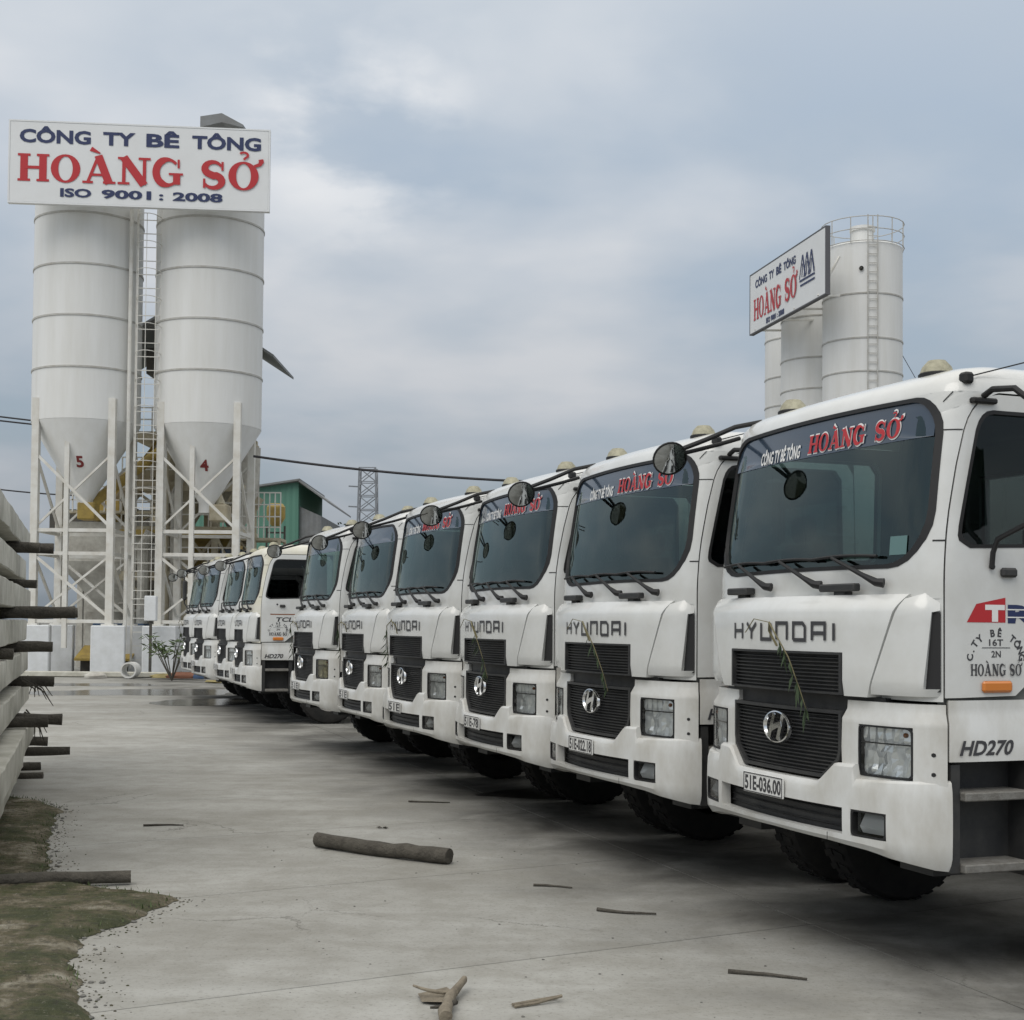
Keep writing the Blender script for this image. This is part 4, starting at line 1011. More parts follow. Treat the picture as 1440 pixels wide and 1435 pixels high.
lev = [(0, 4.7, .30), (0, 5.6, .2), (1, 3.6, .55), (1, 4.9, .25), (2, 2.6, .28), (2, 3.5, .45), (3, 4.2, .30), (4, 4.0, .38), (4, 1.0, .0), (5, 3.0, .62), (5, 2.5, .55), (6, 4.6, .18), (7, 3.9, .22), (7, 4.3, .32)]
for q, (k, s, ex_) in enumerate(lev):
    z = .10 + PIT*k - .0625; c = F0 + D_*s; a = c + Nn*ex_; b = c - Nn*1.3; dz = rnd.uniform(-.02, .02)
    tag(log('timber_spacer', (b.x, b.y, z), (a.x + rnd.uniform(-.05, .05), a.y + rnd.uniform(-.12, .12), z+dz), rnd.uniform(.056, .072), rnd.uniform(-.03, .03), 80+q), 'log under the '+ ['lowest', 'second', 'third', 'fourth', 'fifth', 'sixth', 'seventh', 'topmost'][k] + ' pile layer' + ('' if [l[0] for l in lev].count(k) == 1 else ', nearer the silos than its twin' if s == max(l[1] for l in lev if l[0] == k) else ', farther from the silos than its twin'), 'log', 'log spacers in the pile stack')
pp = log('timber_prop', (-4.55, 12.1, .0), (-4.5, 12.1, .42), .045, 0, 99, 'rust', 5); tag(pp, 'short reddish post standing on the verge under the stacked piles', 'post')
rt = MB()
for k in range(14):
    b = F0 + D_*rnd.uniform(3.2, 4.6) + Nn*.05 + Vector((0, 0, rnd.choice((.82, 1.2)))); e = b + Nn*rnd.uniform(.1, .32) + Vector((rnd.uniform(-.05, .05), 0, -rnd.uniform(.1, .35))); rt.tube([b, b.lerp(e, .5) + Nn*.06, e], [.010, .008, .004], 5)
tag(rt.build('roots', 'bark', angle=50), 'dry thin twigs hanging out between the stacked piles', 'twigs', kind='stuff')

# ------------------------------------------------------------------ silos
def board_text(par, T2W, items):
    for nm, mt, lst in items:
        i = 0
        for word in lst:
            m = MB()
            for vs2, f2 in word: m.add([T2W(x, y, .014 + i*.0008) for x, y in vs2], f2); i += 1
            m.build(nm, mt, par, angle=0)
def silo(name, x, y, r, z0, z1, bands, num, label, hop=2.65, legs=True, ang=45, ladder=None, group=None):
    S = empty(name, (x, y, 0)); tag(S, label, 'silo', group)
    n = 48
    MB().lathe([(r, z0), (r, z1), (r*.97, z1+.06), (r*.5, z1+.28), (.001, z1+.36)], n).build('shell', 'silo_white', S, angle=30)
    for b in bands: MB().lathe([(r-.01, b-.035), (r+.028, b-.03), (r+.028, b+.03), (r-.01, b+.035)], n).build('band', 'silo_band', S)
    cn = MB().lathe([(r-.01, z0+.02), (r-.01, z0-.02), (.28, z0-hop), (.28, z0-hop-.35), (.001, z0-hop-.35)], n).build('cone', 'silo_white', S)
    MB().lathe([(r*.63-.0, z0-hop*.38), (r*.63+.03, z0-hop*.38-.03), (r*.60, z0-hop*.38-.07)], n).build('cone_band', 'silo_band', cn)
    if num:
        vs2, f2, w = text2d(num, .03); m = MB(); h = .56; nx = .12
        
        def onc(a, b):
            x_, z_ = nx + (a-w/2)*h, z0 - hop*.53 + (b-.35)*h*.9; rad = .28 + (z_-z0+hop)/hop*(r-.29); return (x_, -math.sqrt(rad*rad - x_*x_) - .03, z_)
        m.add([onc(a, b) for a, b in vs2], f2); m.build('number', 'number_red', cn, angle=0)
    if legs:
        q = r*.705
        for sx in (-1, 1):
            for sy in (-1, 1):
                L = MB(); L.box((sx*q-.12, sy*q-.12, 1.68), (sx*q+.12, sy*q+.12, z0+.75)); L.box((sx*q-.22, sy*q-.22, 1.68), (sx*q+.22, sy*q+.22, 1.74)); L.build('leg', 'steel_white', S, angle=0)
        for sy in (-1, 1):
            for za in (4.15, 4.95, 1.82):
                MB().beam((-q, sy*q, za), (q, sy*q, za), .10, .12).build('crossbar', 'steel_white', S, angle=0)
            for (za, zb) in ((1.95, 4.1), (5.05, 7.6)):
                MB().beam((-q, sy*(q+.04), zb), (q, sy*(q+.04), za), .09, .09).build('brace', 'steel_white', S, angle=0)
                MB().beam((-q, sy*(q-.05), za), (q, sy*(q-.05), zb), .07, .07).build('brace', 'steel_white', S, angle=0)
        for sx in (-1, 1):
            for za in (4.15, 4.95): MB().beam((sx*q, -q, za), (sx*q, q, za), .10, .12).build('crossbar', 'steel_white', S, angle=0)
            for (za, zb) in ((1.95, 4.1), (5.05, 7.6)): MB().beam((sx*q, -q, zb), (sx*q, q, za), .08, .08).build('brace', 'steel_white', S, angle=0)
        MB().box((-.30, -q-.08, .9), (-.14, -q+.08, z0+.02)).build('fill_pipe', 'steel_white', S, angle=0)
    return S
RS = 1.83; ZC = 8.75; BD = [10.53, 12.31, 14.08, 15.85]
SA = silo('cement_silo', -15.12, 48.9, RS+.03, ZC, 17.4, BD, '5', 'white cement silo with red number 5, on the side of the stacked piles', group='cement silos by the batching plant')
SB = silo('cement_silo', -10.90, 49.3, RS+.05, ZC-.05, 17.4, BD, '4', 'white cement silo with red number 4, on the side of the parked trucks', group='cement silos by the batching plant')
for (S, sel) in ((SA, [(-1, -1), (1, -1), (-1, 1), (1, 1)]), (SB, [(-1, -1), (1, -1), (-1, 1), (1, 1)])):
    for sx, sy in sel:
        x, y = S.location.x + sx*1.29, S.location.y + sy*1.29
        pl = MB().box((-.56, -.56, 0), (.56, .56, 1.68), bev=.03).build('concrete_plinth', 'plinth', None, (x, y, 0), rot=(0, 0, R(14)))
        tag(pl, 'white concrete plinth under the ' + ('yard side' if sy < 0 else 'plant side') + ' leg of silo ' + ('five' if S is SA else 'four') + (' towards the trucks' if sx > 0 else ' towards the stacked piles'), 'plinth', 'concrete plinths under the silo legs')
# sign across the two silo tops
def sign(name, a, b, z0, z1, label, depth=.18):
    a, b = Vector((*a, 0)), Vector((*b, 0)); d = (b-a); L = d.length; S = empty(name, (a.x, a.y, z0), math.atan2(d.y, d.x)); tag(S, label, 'sign', 'company signs on the silos')
    H_ = z1-z0
    MB().box((0, 0, 0), (L, depth, H_), bev=.012).build('panel', 'sign_white', S, angle=20)
    fr = MB(); w = .05
    for lo, hi in (((-w, -.01, -w), (L+w, depth+.01, 0)), ((-w, -.01, H_), (L+w, depth+.01, H_+w)), ((-w, -.01, 0), (0, depth+.01, H_)), ((L, -.01, 0), (L+w, depth+.01, H_))): fr.box(lo, hi)
    return S, L, H_, fr
S1, L1, H1, fr = sign('company_sign', (-16.95, 46.0), (-8.42, 46.8), 15.86, 18.58, 'white company sign ending in ISO 9001 : 2008 across the two numbered silos')
fr.build('frame', 'sign_white', S1, angle=0)
TW = lambda x, y, o: Vector((x, -o, y))
k = L1/360.
def row(words, y, cap, bold, k=L1/360.): return [[fit_text(w, x0*k, x1*k, y, cap, bold)] for w, x0, x1 in words]
board_text(S1, TW, [('lettering', 'letter_navy', row([('CÔNG', 13, 111), ('TY', 128, 173), ('BÊ', 188, 234), ('TÔNG', 252, 349)], 2.03, .42, .038) + row([('ISO', 70, 113), ('9001', 127, 196), (':', 207, 213), ('2008', 226, 296)], .22, .27, .038)),
                    ('lettering', 'letter_red', [serif_text('HOANG', 12*k, 240*k, .70, .93), serif_text('SƠ', 265*k, 349*k, .66, .95)])])
b = MB()
for x in (-15.9, -14.1, -11.6, -9.6):
    qz = Matrix.Rotation(-math.atan2(.8, 8.53), 3, 'Z')
    for ends in (((x, 46.9, 16.3), (x, 47.6, 16.3)),):
        b = MB().beam(*ends, .07); b.v = [qz @ (v - Vector((-16.95, 46.0, 15.86))) for v in b.v]; b.build('bracket', 'steel_white', S1, angle=0)
cp = empty('vent_cowl', (-10.35, 48.6, 17.72)); tag(cp, 'small grey sheet canopy on top of the silo with number 4', 'canopy')
MB().add([(-.70, -.6, 1.80), (.05, -.6, 1.92), (.80, -.6, 1.52), (-.70, .7, 1.92), (.05, .7, 2.02), (.80, .7, 1.62), (-.70, -.6, 1.42), (.05, -.6, 1.60), (.80, -.6, 1.42), (-.70, .7, 1.55), (.05, .7, 1.75), (.80, .7, 1.55)],
         [(0, 1, 4, 3), (1, 2, 5, 4), (6, 9, 10, 7), (7, 10, 11, 8), (0, 6, 7, 1), (1, 7, 8, 2), (3, 4, 10, 9), (4, 5, 11, 10), (0, 3, 9, 6), (2, 8, 11, 5)]).build('roof', 'tin_grey', cp, angle=0)
for x, y in ((-.6, -.5), (.7, -.5), (-.6, .6), (.7, .6)): MB().beam((x, y, -.2), (x, y, 1.25), .06).build('post', 'dark_steel', cp, angle=0)
MB().lathe([(.5, 0), (.5, .75), (.001, .8)], 16).build('filter', 'tin_grey', cp)
MB().lathe([(.30, 17.5), (.30, 18.65), (.34, 18.65), (.34, 18.78), (.001, 18.80)], 14).build('vent', 'silo_white', SA)
# caged ladder between the silos
lad = empty('caged_ladder', (-12.75, 48.1, 0)); tag(lad, 'tall white caged ladder running up between the two silos', 'ladder')
for x in (-.42, .42): MB().beam((x, 0, .2), (x, 0, 16.6), .07).build('rail', 'steel_white', lad, angle=0)
rm = MB().beam((-.42, 0, 0), (.42, 0, 0), .028).mesh('rung', 'steel_white', 0)
for i in range(34): link('rung', rm, lad, (0, 0, .5 + i*.48))
hm = MB().tube([(.42*math.cos(R(t))*1.0, -.75*math.sin(R(t)), 0) for t in range(0, 181, 20)], .014, 5).mesh('hoop', 'steel_white')
for i in range(15): link('hoop', hm, lad, (0, 0, 2.6 + i*.95))
for x, y in ((-.3, -.55), (.3, -.55), (0, -.75)): MB().beam((x, y, 2.6), (x, y, 15.9), .02).build('cage_bar', 'steel_white', lad, angle=0)
lad.rotation_euler = (0, 0, R(6))
pipe = MB()
pipe.tube([(-13.35, 47.9, 1.2), (-13.35, 47.9, 16.2)], .07, 8)
tag(pipe.build('riser_pipe', 'steel_white'), 'white riser pipe running up the side of silo number 5', 'pipe')
pipe = MB().tube([(-12.2, 48.5, 1.2), (-12.2, 48.5, 16.4)], .06, 8)
tag(pipe.build('riser_pipe', 'steel_white'), 'white riser pipe beside the caged ladder at silo number 4', 'pipe')

# ------------------------------------------------------------------ batching plant behind the silos
bt = empty('batching_tower', (-11.8, 54.5, 0)); tag(bt, 'beige steel batching tower with grey gabled top behind the silos', 'tower')
for x in (-2.7, -.6, .5, 1.25):
    for y in (-1.8, 1.8): MB().beam((x, y, 0), (x, y, 9.2), .26).build('column', 'beige_steel', bt, angle=0)
for z in (3.6, 5.3, 7.0, 8.9):
    MB().box((-3.0, -2.1, z), (1.4, 2.1, z+.14)).build('deck', 'beige_steel', bt, angle=0)
    MB().box((-3.05, -2.16, z-.22), (1.45, -2.06, z)).build('edge_beam', 'yellow_steel' if z in (5.3,) else 'beige_steel', bt, angle=0)
    rl = MB()
    for zz in (.45, .9): rl.beam((-3, -2.12, z+.14+zz), (1.4, -2.12, z+.14+zz), .05)
    for i in range(9): rl.beam((-3+i*.55, -2.12, z+.14), (-3+i*.55, -2.12, z+1.04), .045)
    rl.build('railing', 'steel_white', bt, angle=0)
for (x0, z0, x1, z1) in ((-2.7, .2, -.6, 3.4), (-.6, 3.7, .6, 5.2), (.5, 3.7, 1.25, 5.2), (-2.7, 5.4, -.6, 6.9), (.5, .2, 1.25, 3.4), (1.25, 5.4, .5, 6.9)):
    MB().beam((x0, -1.8, z0), (x1, -1.8, z1), .12).build('brace', 'beige_steel', bt, angle=0); MB().beam((x1, -1.9, z0), (x0, -1.9, z1), .10).build('brace', 'beige_steel', bt, angle=0)
MB().box((-2.2, -1.2, 3.74), (1.0, 1.5, 5.1), bev=.05).build('mixer', 'yellow_steel', bt)
MB().lathe([(.35, 5.4), (1.2, 6.9), (1.25, 8.7)], 16, 0, 'Z', (-1.2, 0, 0)).build('hopper', 'beige_steel', bt)
MB().lathe([(.3, 5.5), (.9, 6.6), (.95, 8.7)], 16, 0, 'Z', (.9, 0, 0)).build('hopper', 'dirty_white', bt)
MB().box((-1.2, -1.6, 3.76), (-.5, -1.25, 4.6), bev=.03).build('control_box', 'dark_steel', bt)
MB().box((.7, -1.9, 3.75), (1.7, -.9, 4.6), bev=.03).build('motor', 'blue_paint', bt)
MB().box((-2.6, 1.5, .0), (1.9, 1.7, 3.5)).build('rear_screen', 'dark_steel', bt)
for x in (-2.7, .0, 1.25):
    for y in (-1.8, 1.8): MB().beam((x, y, 9.0), (x, y, 12.8 if x != 0 else 13.6), .14).build('roof_post', 'beige_steel', bt, angle=0)
MB().box((-2.4, -1.2, 11.4), (1.4, 1.2, 12.4)).build('screw_drive', 'dark_steel', bt, angle=0)
slab_pts = lambda P, t: MB().add([Vector(p) for p in P] + [Vector(p) - Vector((0, 0, t)) for p in P], [(0, 1, 2, 3), (4, 7, 6, 5)] + [(i, i+4, (i+1) % 4+4, (i+1) % 4) for i in range(4)])
slab_pts([(-3.9, -2.4, 12.1), (-.6, -2.4, 14.1), (-.6, 2.4, 14.1), (-3.9, 2.4, 12.1)], .10).build('roof', 'tin_grey', bt, angle=0)
slab_pts([(-.6, -2.4, 14.1), (2.72, -2.4, 11.95), (2.72, 2.4, 11.95), (-.6, 2.4, 14.1)], .10).build('roof', 'tin_grey', bt, angle=0)
wk = empty('walkway', (-15.2, 52.6, 0)); tag(wk, 'beige railed walkway behind silo number 5', 'walkway')
MB().box((-2.0, -.4, 5.9), (2.2, .4, 6.0)).build('deck', 'beige_steel', wk, angle=0)
for zz in (6.4, 6.9): MB().beam((-2.0, -.4, zz), (2.2, -.4, zz), .05).build('handrail', 'steel_white', wk, angle=0)
for i in range(8): MB().beam((-2.0+i*.6, -.4, 5.95), (-2.0+i*.6, -.4, 6.9), .05).build('rail_post', 'steel_white', wk, angle=0)
for x in (-1.9, 2.1): MB().beam((x, 0, 0), (x, 0, 5.9), .18).build('column', 'beige_steel', wk, angle=0)
for q_, (x, y, r_, z0_, z1_, mt_) in enumerate(((-13.0, 51.6, .16, .3, 8.3, 'beige_steel'), (-12.75, 52.1, .12, .3, 7.2, 'dirty_white'), (-9.75, 52.0, .14, .2, 6.5, 'beige_steel'), (-13.9, 52.2, .22, 1.6, 5.2, 'dirty_white'))):
    tag(MB().tube([(x, y, z0_), (x, y, z1_-.5), (x+.25, y+.1, z1_)], r_, 10).build('vertical_duct', mt_), ['tall beige duct rising between the two numbered silos', 'thinner whitish duct behind the tall beige duct between the silos', 'beige duct beside the access stair', 'fat stained duct behind silo number 5'][q_], 'duct')
sc_ = empty('screw_conveyor', (0, 0, 0)); tag(sc_, 'inclined beige screw conveyor rising from under silo number 4 cone', 'conveyor')
MB().tube([(-10.4, 49.4, 5.9), (-12.2, 53.4, 8.6)], .20, 12).build('tube', 'beige_steel', sc_); MB().box((-10.75, 49.0, 5.4), (-10.1, 49.7, 6.0), bev=.04).build('inlet', 'beige_steel', sc_)
sc2 = empty('screw_conveyor', (0, 0, 0)); tag(sc2, 'inclined yellowish screw conveyor rising from under silo number 5 cone', 'conveyor')
MB().tube([(-15.0, 49.0, 5.9), (-12.9, 53.4, 9.0)], .20, 12).build('tube', 'yellow_steel', sc2); MB().box((-15.3, 48.6, 5.4), (-14.7, 49.3, 6.0), bev=.04).build('inlet', 'yellow_steel', sc2)
# stairs with railing at the right of the plant
sr = empty('access_stair', (-9.45, 52.6, 0)); tag(sr, 'white railed access platform and stair to the right of silo 4', 'stair')
MB().box((-.9, -.7, 4.9), (.75, .7, 5.0)).build('deck', 'beige_steel', sr, angle=0)
for x in (-.85, .7):
    for y in (-.65, .65): MB().beam((x, y, 0), (x, y, 4.9), .10).build('post', 'beige_steel', sr, angle=0)
rl = MB()
for zz in (.4, .8, 1.25, 1.7): rl.beam((-.9, -.7, 5.0+zz), (.75, -.7, 5.0+zz), .045)
for i in range(9): rl.beam((-.9+i*.206, -.7, 5.0), (-.9+i*.206, -.7, 6.72), .04)
rl.build('railing', 'steel_white', sr, angle=0)
for sy in (-.45, .45): MB().beam((-.8, sy, 4.9), (.65, sy, 3.0), .14, .05).build('stringer', 'beige_steel', sr, angle=0)
tm = MB().box((-.12, -.45, 0), (.12, .45, .03)).mesh('tread', 'beige_steel', 0)
for i in range(9): link('tread', tm, sr, (-.75 + i*.16, 0, 4.75 - i*.21))
# stained aggregate hopper behind silo 5
ah = empty('aggregate_hopper', (-15.3, 54.0, 0)); tag(ah, 'stained off white aggregate hopper behind silo number 5', 'hopper')
h = MB(); h.add([(-2.0, -1.4, 5.6), (2.0, -1.4, 5.6), (2.0, 1.4, 5.6), (-2.0, 1.4, 5.6), (-2.0, -1.4, 4.1), (2.0, -1.4, 4.1), (2.0, 1.4, 4.1), (-2.0, 1.4, 4.1), (-.6, -.5, 2.3), (.6, -.5, 2.3), (.6, .5, 2.3), (-.6, .5, 2.3)],
    [(0, 4, 5, 1), (1, 5, 6, 2), (2, 6, 7, 3), (3, 7, 4, 0), (4, 8, 9, 5), (5, 9, 10, 6), (6, 10, 11, 7), (7, 11, 8, 4)]); h.build('bin', 'dirty_white', ah, angle=0)
for x in (-1.9, 1.9):
    for y in (-1.3, 1.3): MB().beam((x, y, 0), (x, y, 4.2), .22).build('leg', 'dirty_white', ah, angle=0)
MB().box((-1.6, 1.0, .0), (1.7, 1.3, 2.2)).build('rear_wall', 'dirty_white', ah, angle=0)
MB().tube([(.3, -.2, 6.2), (.3, -.2, 2.5)], .45, 12).build('duct', 'dirty_white', ah)
cv = empty('conveyor', (0, 0, 0)); tag(cv, 'yellowish inclined conveyor boom behind silo number 5', 'conveyor')
MB().beam((-16.0, 53.4, 5.2), (-12.9, 54.2, 9.6), .55, .75).build('boom', 'beige_steel', cv, angle=0); MB().beam((-16.0, 53.0, 5.7), (-12.9, 53.8, 10.1), .08, .08).build('handrail', 'yellow_steel', cv, angle=0)
MB().box((-15.9, 52.9, 5.6), (-15.0, 53.9, 6.5), bev=.05).build('drive_housing', 'yellow_steel', cv)
sh = empty('open_shed', (-17.6, 60, 0)); tag(sh, 'low dark grey shed roof far behind silo number 5', 'shed')
MB().box((-1.8, -2, 5.5), (3.4, 2, 6.5)).build('roof', 'dark_steel', sh, angle=0)
for x in (-1.5, 3.0): MB().beam((x, -1.8, 0), (x, -1.8, 5.6), .2).build('post', 'dirty_white', sh, angle=0)
MB().box((-1.6, 1.7, 0), (3.2, 1.9, 5.5)).build('rear_wall', 'dirty_white', sh, angle=0)
bxo = empty('blue_container', (-14.6, 51.8, 0)); tag(bxo, 'dark blue box container under silo number 5', 'container')
MB().box((-.9, -.5, .45), (1.0, .5, 1.75), bev=.03).build('body', 'blue_paint', bxo); MB().box((.05, -.53, .95), (.35, -.50, 1.45)).build('panel', 'dirty_white', bxo, angle=0)
rp = MB().add([(-.9, -.8, .5), (1.1, -.8, .5), (1.1, .4, .95), (-.9, .4, .95), (-.9, -.8, .42), (1.1, -.8, .42), (1.1, .4, .87), (-.9, .4, .87)], [(0, 1, 2, 3), (4, 7, 6, 5), (0, 4, 5, 1), (1, 5, 6, 2), (2, 6, 7, 3), (3, 7, 4, 0)])
tag(rp.build('steel_ramp', 'yellow_steel', loc=(-14.6, 50.0, 0), angle=0), 'dirty yellow sloping steel plate before the blue container', 'ramp')
mw = MB().box((-.8, -.4, 0), (.9, .4, .42), bev=.02); tag(mw.build('block_wall', 'dark_steel', loc=(-14.6, 50.0, 0)), 'dark low block under the yellow steel plate', 'block')
wb = empty('switch_box', (-12.2, 46.9, 0)); tag(wb, 'small white switch box on a post between the silo plinths', 'switch box')
MB().box((-.20, -.12, 1.85), (.20, .12, 2.7), bev=.02).build('body', 'plinth', wb); MB().beam((0, 0, 0), (0, 0, 1.86), .08).build('post', 'dark_steel', wb, angle=0)
# litter at the foot of the silos
kb = MB().box((-17.0, 45.6, 0), (-6.5, 46.1, .16), bev=.02); tag(kb.build('kerb', 'pile'), kind='structure')
pr = MB().lathe([(.26, 0), (.26, .6), (.21, .6), (.21, 0)], 24, 0, 'Y', closed=True)
tag(pr.build('pipe_section', 'pvc', loc=(-12.3, 44.6, .26)), 'short white pipe section lying by the silo plinths', 'pipe')
for q, (x, y, w, h, mt, lb) in enumerate(((-10.6, 44.6, .9, .20, 'litter_red', 'reddish sack lying on the concrete by the silos'), (-9.9, 44.4, .5, .22, 'litter_blue', 'blue sack lying beside the reddish sack'),
        (-11.2, 44.9, .8, .14, 'litter_yellow', 'yellow board lying beside the reddish sack'), (-13.4, 44.8, .7, .16, 'dirty_white', 'whitish sack lying beside the short pipe section'), (-8.9, 41.8, .6, .08, 'litter_yellow', 'small yellow rag on the concrete near the last truck'))):
    s_ = MB().lathe([(.001, 0), (w*.5, .02), (w*.55, h*.5), (w*.40, h*.9), (.001, h)], 14); rr = random.Random(q); s_.v = [Vector((v.x*rr.uniform(.85, 1.15), v.y*.5*rr.uniform(.8, 1.2), v.z*rr.uniform(.8, 1.2))) for v in s_.v]
    tag(s_.build('sack' if 'sack' in lb else 'litter', mt, loc=(x, y, .002), angle=50), lb, 'litter')
def bush(x, y, h, n, label):
    B = empty('weed_plant', (x, y, 0)); tag(B, label, 'plant'); r = random.Random(int(x*10)); st = MB(); lf = MB()
    for k in range(n):
        a = r.uniform(0, 6.28); e = Vector((math.cos(a)*h*r.uniform(.2, .7), math.sin(a)*h*.4, h*r.uniform(.6, 1))); md = e*.5 + Vector((0, 0, .15*h)); st.tube([(0, 0, 0), md, e], [.02, .015, .006], 5)
        for j in range(14):
            p = md.lerp(e, r.random()); d = Vector((r.uniform(-1, 1), r.uniform(-1, 1), r.uniform(-.6, .5))).normalized()*.28; w = d.orthogonal().normalized()*.03; lf.add([p, p+d*.5+w, p+d, p+d*.5-w], [(0, 1, 2, 3)])
    st.build('stem', 'bark', B); lf.build('leaves', 'leaf', B, angle=0)
bush(-10.55, 43.2, 1.55, 12, 'green leafy weed between the plinths and the last truck')
# ------------------------------------------------------------------ second silo group beyond the trucks
for q, (x, y, lb) in enumerate(((14.6, 57.8, 'white silo with railed top and ladder, nearest its sign end'), (13.65, 61.9, 'white silo in the middle of the group of three behind the sign with a logo'), (13.75, 66.4, 'white silo farthest back in the group of three behind the sign with a logo'))):
    S = silo('cement_silo', x, y, 1.635, 8.4, 17.6, [15.5, 13.67, 12.3, 10.5], None, lb, hop=2.4, group='cement silos beyond the trucks')
    if q == 0:
        rl = MB()
        for zz in (.05, .55, 1.05): rl.tube([(1.7*math.cos(R(t)), 1.7*math.sin(R(t)), 17.6+zz) for t in range(0, 361, 15)], .02, 5, cap=False)
        for t in range(0, 360, 30): rl.beam((1.7*math.cos(R(t)), 1.7*math.sin(R(t)), 17.6), (1.7*math.cos(R(t)), 1.7*math.sin(R(t)), 18.65), .035)
        rl.build('railing', 'silo_band', S, angle=40)
        MB().lathe([(.46, 17.7), (.46, 18.45), (.53, 18.45), (.53, 18.62), (.001, 18.68)], 20).build('filter', 'silo_white', S)
        la = MB()
        for xx in (-.2, .2): la.beam((xx, -1.70, 8.0), (xx, -1.70, 18.7), .04)
        for i in range(28): la.beam((-.2, -1.70, 8.2+i*.37), (.2, -1.70, 8.2+i*.37), .025)
        la.build('ladder', 'silo_band', S, angle=0)
        MB().lathe([(.09, -1.66), (.09, -1.60), (.001, -1.66)], 10, 0, 'Y', (-.45, 0, 16.5)).build('port', 'dark_steel', S)
    else: MB().lathe([(.35, 17.7), (.35, 18.2), (.001, 18.3)], 16).build('filter', 'tin_grey', S)
S2, L2, H2, fr = sign('company_sign', (10.68, 62.4), (12.30, 54.5), 15.05, 17.70, 'dark framed white company sign with a blue triangle logo beyond the trucks')
fr.build('frame', 'sign_frame', S2, angle=0)
k = L2/100.
tri = []
for x in (72.5, 78, 83.5):
    tri += [strip2([(x*k-.30, 1.15), (x*k, 2.10)], .07), strip2([(x*k+.30, 1.15), (x*k+.02, 2.10)], .12), strip2([(x*k-.05, 1.2), (x*k+.02, 1.75)], .07)]
board_text(S2, TW, [('lettering', 'letter_navy', row([('CÔNG', 8, 25), ('TY', 28, 35), ('BÊ', 38, 45), ('TÔNG', 48, 64)], 1.95, .33, .038, k) + row([('ISO 9001 : 2008', 24, 49)], .10, .22, .05, k)),
                    ('lettering', 'letter_red', [serif_text('HOANG', 6*k, 45*k, .50, .95), serif_text('SƠ', 50*k, 66*k, .55, .95)]),
                    ('logo', 'letter_navy', [tri, [rect2(69*k, 1.02, 88*k, 1.10)], [rect2(70*k, .82, 88*k, .90)]])])
b = MB()
for f in (.08, .35, .62, .92):
    p = Vector((10.68, 62.4, 0)).lerp(Vector((12.30, 54.5, 0)), f); q = Vector((13.2, p.y + .8, 0))
    for zz in (15.3, 16.9):
        b = MB().beam((p.x, p.y, 15.1), (q.x, q.y, zz), .08); b.v = [Matrix.Rotation(-math.atan2(-7.9, 1.62), 3, 'Z') @ (v - Vector((10.68, 62.4, 15.05))) for v in b.v]; b.build('bracket', 'steel_white', S2, angle=0)
gw = MB().tube([(16.2, 57.8, 13.4), (18.4, 57, 9.0)], .015, 4); tag(gw.build('guy_wire', 'cable'), 'thin guy wire slanting down from the railed white silo', 'wire')

# ------------------------------------------------------------------ green building, pylon, lamp, wires
gb = empty('green_building', (-12.0, 72, 0)); tag(gb, 'green sheet metal building with grey lean-to behind the plant', 'building')
def corr(x0, y0, x1, y1, z0, zf, pitch, amp):
    d = Vector((x1-x0, y1-y0, 0)); L = d.length; d /= L; nn = Vector((d.y, -d.x, 0)); n = int(L/pitch)*2; vs = []
    for i in range(n+1):
        f = i/n; p = Vector((x0, y0, 0)) + d*L*f + nn*(amp if i % 2 else 0); vs += [p + Vector((0, 0, z0)), p + Vector((0, 0, zf(f)))]
    return MB().add(vs, [(2*i, 2*i+2, 2*i+3, 2*i+1) for i in range(n)])
corr(-6, 0, .85, 0, 0, lambda f: 8.1 + 1.05*f, .3, .03).build('wall', 'tin_green', gb, angle=0)
corr(.85, 0, .85, 9, 0, lambda f: 9.1, .3, .03).build('wall', 'tin_green', gb, angle=0)
corr(.86, .3, 2.0, .3, 0, lambda f: 7.9 - .5*f, .25, .03).build('lean_to_wall', 'tin_grey', gb, angle=0)
corr(2.0, .3, 2.0, 9, 0, lambda f: 7.4, .25, .03).build('lean_to_wall', 'tin_grey', gb, angle=0)
def slab_roof(pts, t): vs = [Vector(p) for p in pts]; return MB().add(vs + [v - Vector((0, 0, t)) for v in vs], [(0, 1, 2, 3), (4, 7, 6, 5)] + [(i, i+4, (i+1) % 4+4, (i+1) % 4) for i in range(4)])
slab_roof([(-6.2, -.35, 8.15), (.95, -.35, 9.3), (.95, 9.3, 9.3), (-6.2, 9.3, 8.15)], .10).build('roof', 'tin_grey', gb, angle=0)
slab_roof([(.9, -.35, 9.25), (2.5, -.35, 8.1), (2.5, 9.3, 8.1), (.9, 9.3, 9.25)], .10).build('roof', 'tin_grey', gb, angle=0)
ww = MB().lathe([(.001, 0), (.2, 0), (.42, .35), (.42, .85), (.30, 1.0), (.001, 1.0)], 14).build('bucket', 'yellow_steel', None, (-10.6, 62.0, 6.15)); tag(ww, 'yellow round skip tank standing before the green building', 'tank')
fm = empty('tank_stand', (-10.6, 62.0, 0)); tag(fm, 'thin post frame carrying the yellow tank', 'stand')
for x in (-.4, .4): MB().beam((x, 0, 0), (x, 0, 6.15), .08).build('post', 'dark_steel', fm, angle=0)
for z in (2.0, 4.0, 5.85): MB().beam((-.4, 0, z), (.4, 0, z), .07).build('crossbar', 'dark_steel', fm, angle=0)
bs = empty('distant_tree', (-10.0, 80, 0)); tag(bs, 'dark distant tree beside the green building lean-to', 'tree')
MB().tube([(0, 0, 0), (.1, 0, 3.5), (0, .1, 6.5)], [.2, .15, .05], 7).build('trunk', 'bark', bs)
lf = MB(); r = random.Random(5)
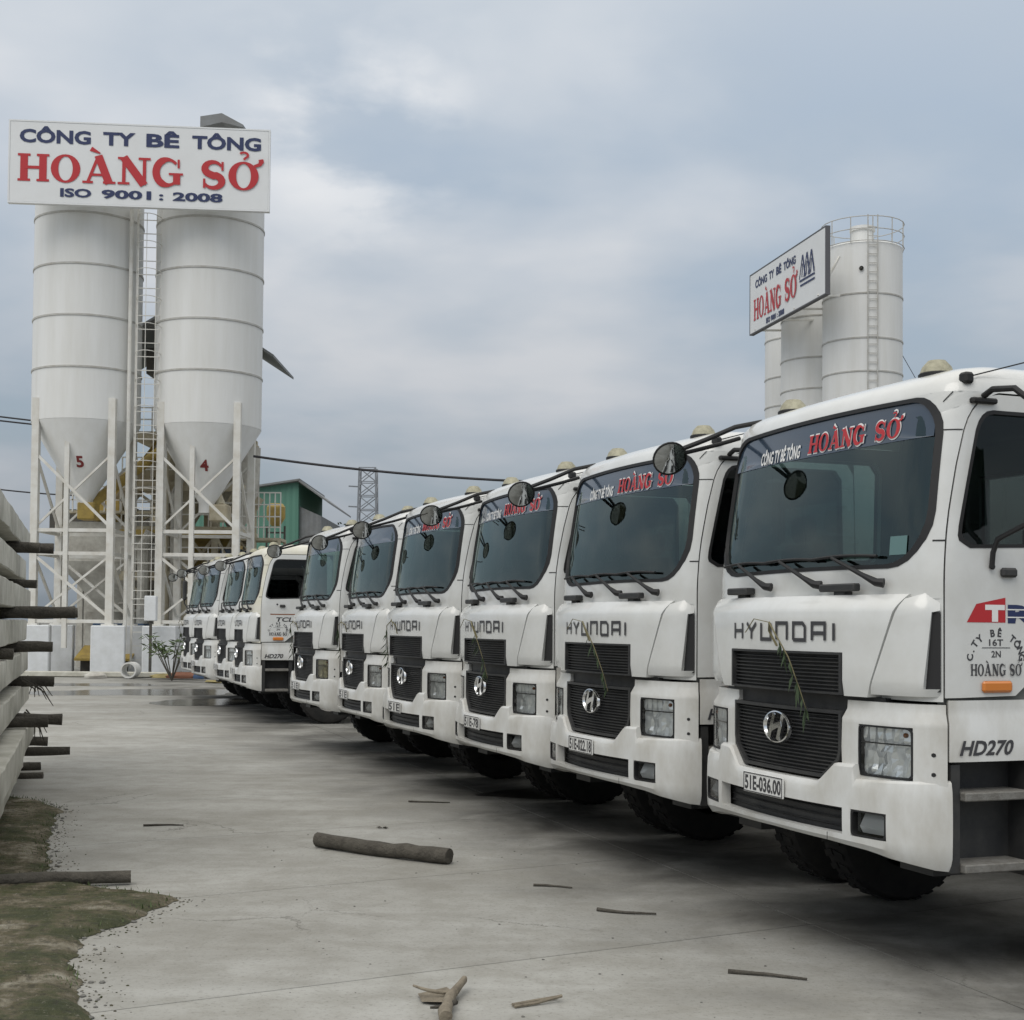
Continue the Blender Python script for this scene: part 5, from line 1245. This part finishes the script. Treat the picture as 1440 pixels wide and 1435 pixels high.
for k in range(1500):
    c = Vector((r.gauss(0, .42), r.gauss(0, .4), 6.0 + r.gauss(0, .5))); d = Vector((r.uniform(-1, 1), r.uniform(-1, 1), r.uniform(-1, 1))).normalized()*.22; w = d.orthogonal().normalized()*.07; lf.add([c, c+d*.5+w, c+d, c+d*.5-w], [(0, 1, 2, 3)])
lf.build('crown', 'leaf', bs, angle=0)
py = empty('lattice_pylon', (-15.7, 150, 0)); tag(py, 'grey lattice power pylon far behind the trucks', 'pylon')
hw = lambda z: 1.25 - .35*z/20
for sx in (-1, 1):
    for sy in (-1, 1): MB().beam((sx*1.25, sy*1.25, 0), (sx*.88, sy*.88, 18.6), .16).build('leg', 'pylon', py, angle=0)
zs = lin(2, 18.6, 11); la = MB()
for z0, z1 in zip(zs, zs[1:]):
    a, c = hw(z0), hw(z1)
    for sy in (-1, 1):
        la.beam((-a, sy*a, z0), (c, sy*c, z1), .09); la.beam((a, sy*a, z0), (-c, sy*c, z1), .09); la.beam((-c, sy*c, z1), (c, sy*c, z1), .09)
        la.beam((sy*a, -a, z0), (sy*c, c, z1), .09)
la.build('bracing', 'pylon', py, angle=0)
for z in (14.4, 16.6, 18.5): MB().beam((-1.0, 0, z), (-2.1 if z < 18 else -1.4, 0, z+.05), .14).build('crossarm', 'pylon', py, angle=0)
def wire(a, b, sag, r, lb):
    a, b = Vector(a), Vector(b); P = [a.lerp(b, i/16) - Vector((0, 0, sag*4*(i/16)*(1-i/16))) for i in range(17)]
    tag(MB().tube(P, r, 5).build('power_cable', 'cable'), lb, 'cable', 'overhead cables')
wire((-9.2, 49.0, 7.72), (4.6, 46.0, 6.55), .25, .045, 'black overhead cable running from silo number 4 over the trucks')
wire((-24.0, 48.0, 9.75), (-16.8, 48.6, 8.85), .05, .03, 'black overhead cable reaching silo number 5 from outside, upper one')
wire((-24.0, 48.0, 9.55), (-16.8, 48.6, 8.72), .05, .03, 'black overhead cable reaching silo number 5 from outside, lower one')
wire((-24.0, 56.0, 7.6), (-15.0, 56.0, 6.9), .25, .03, 'thin black cable sagging behind the stacked piles towards the hopper')
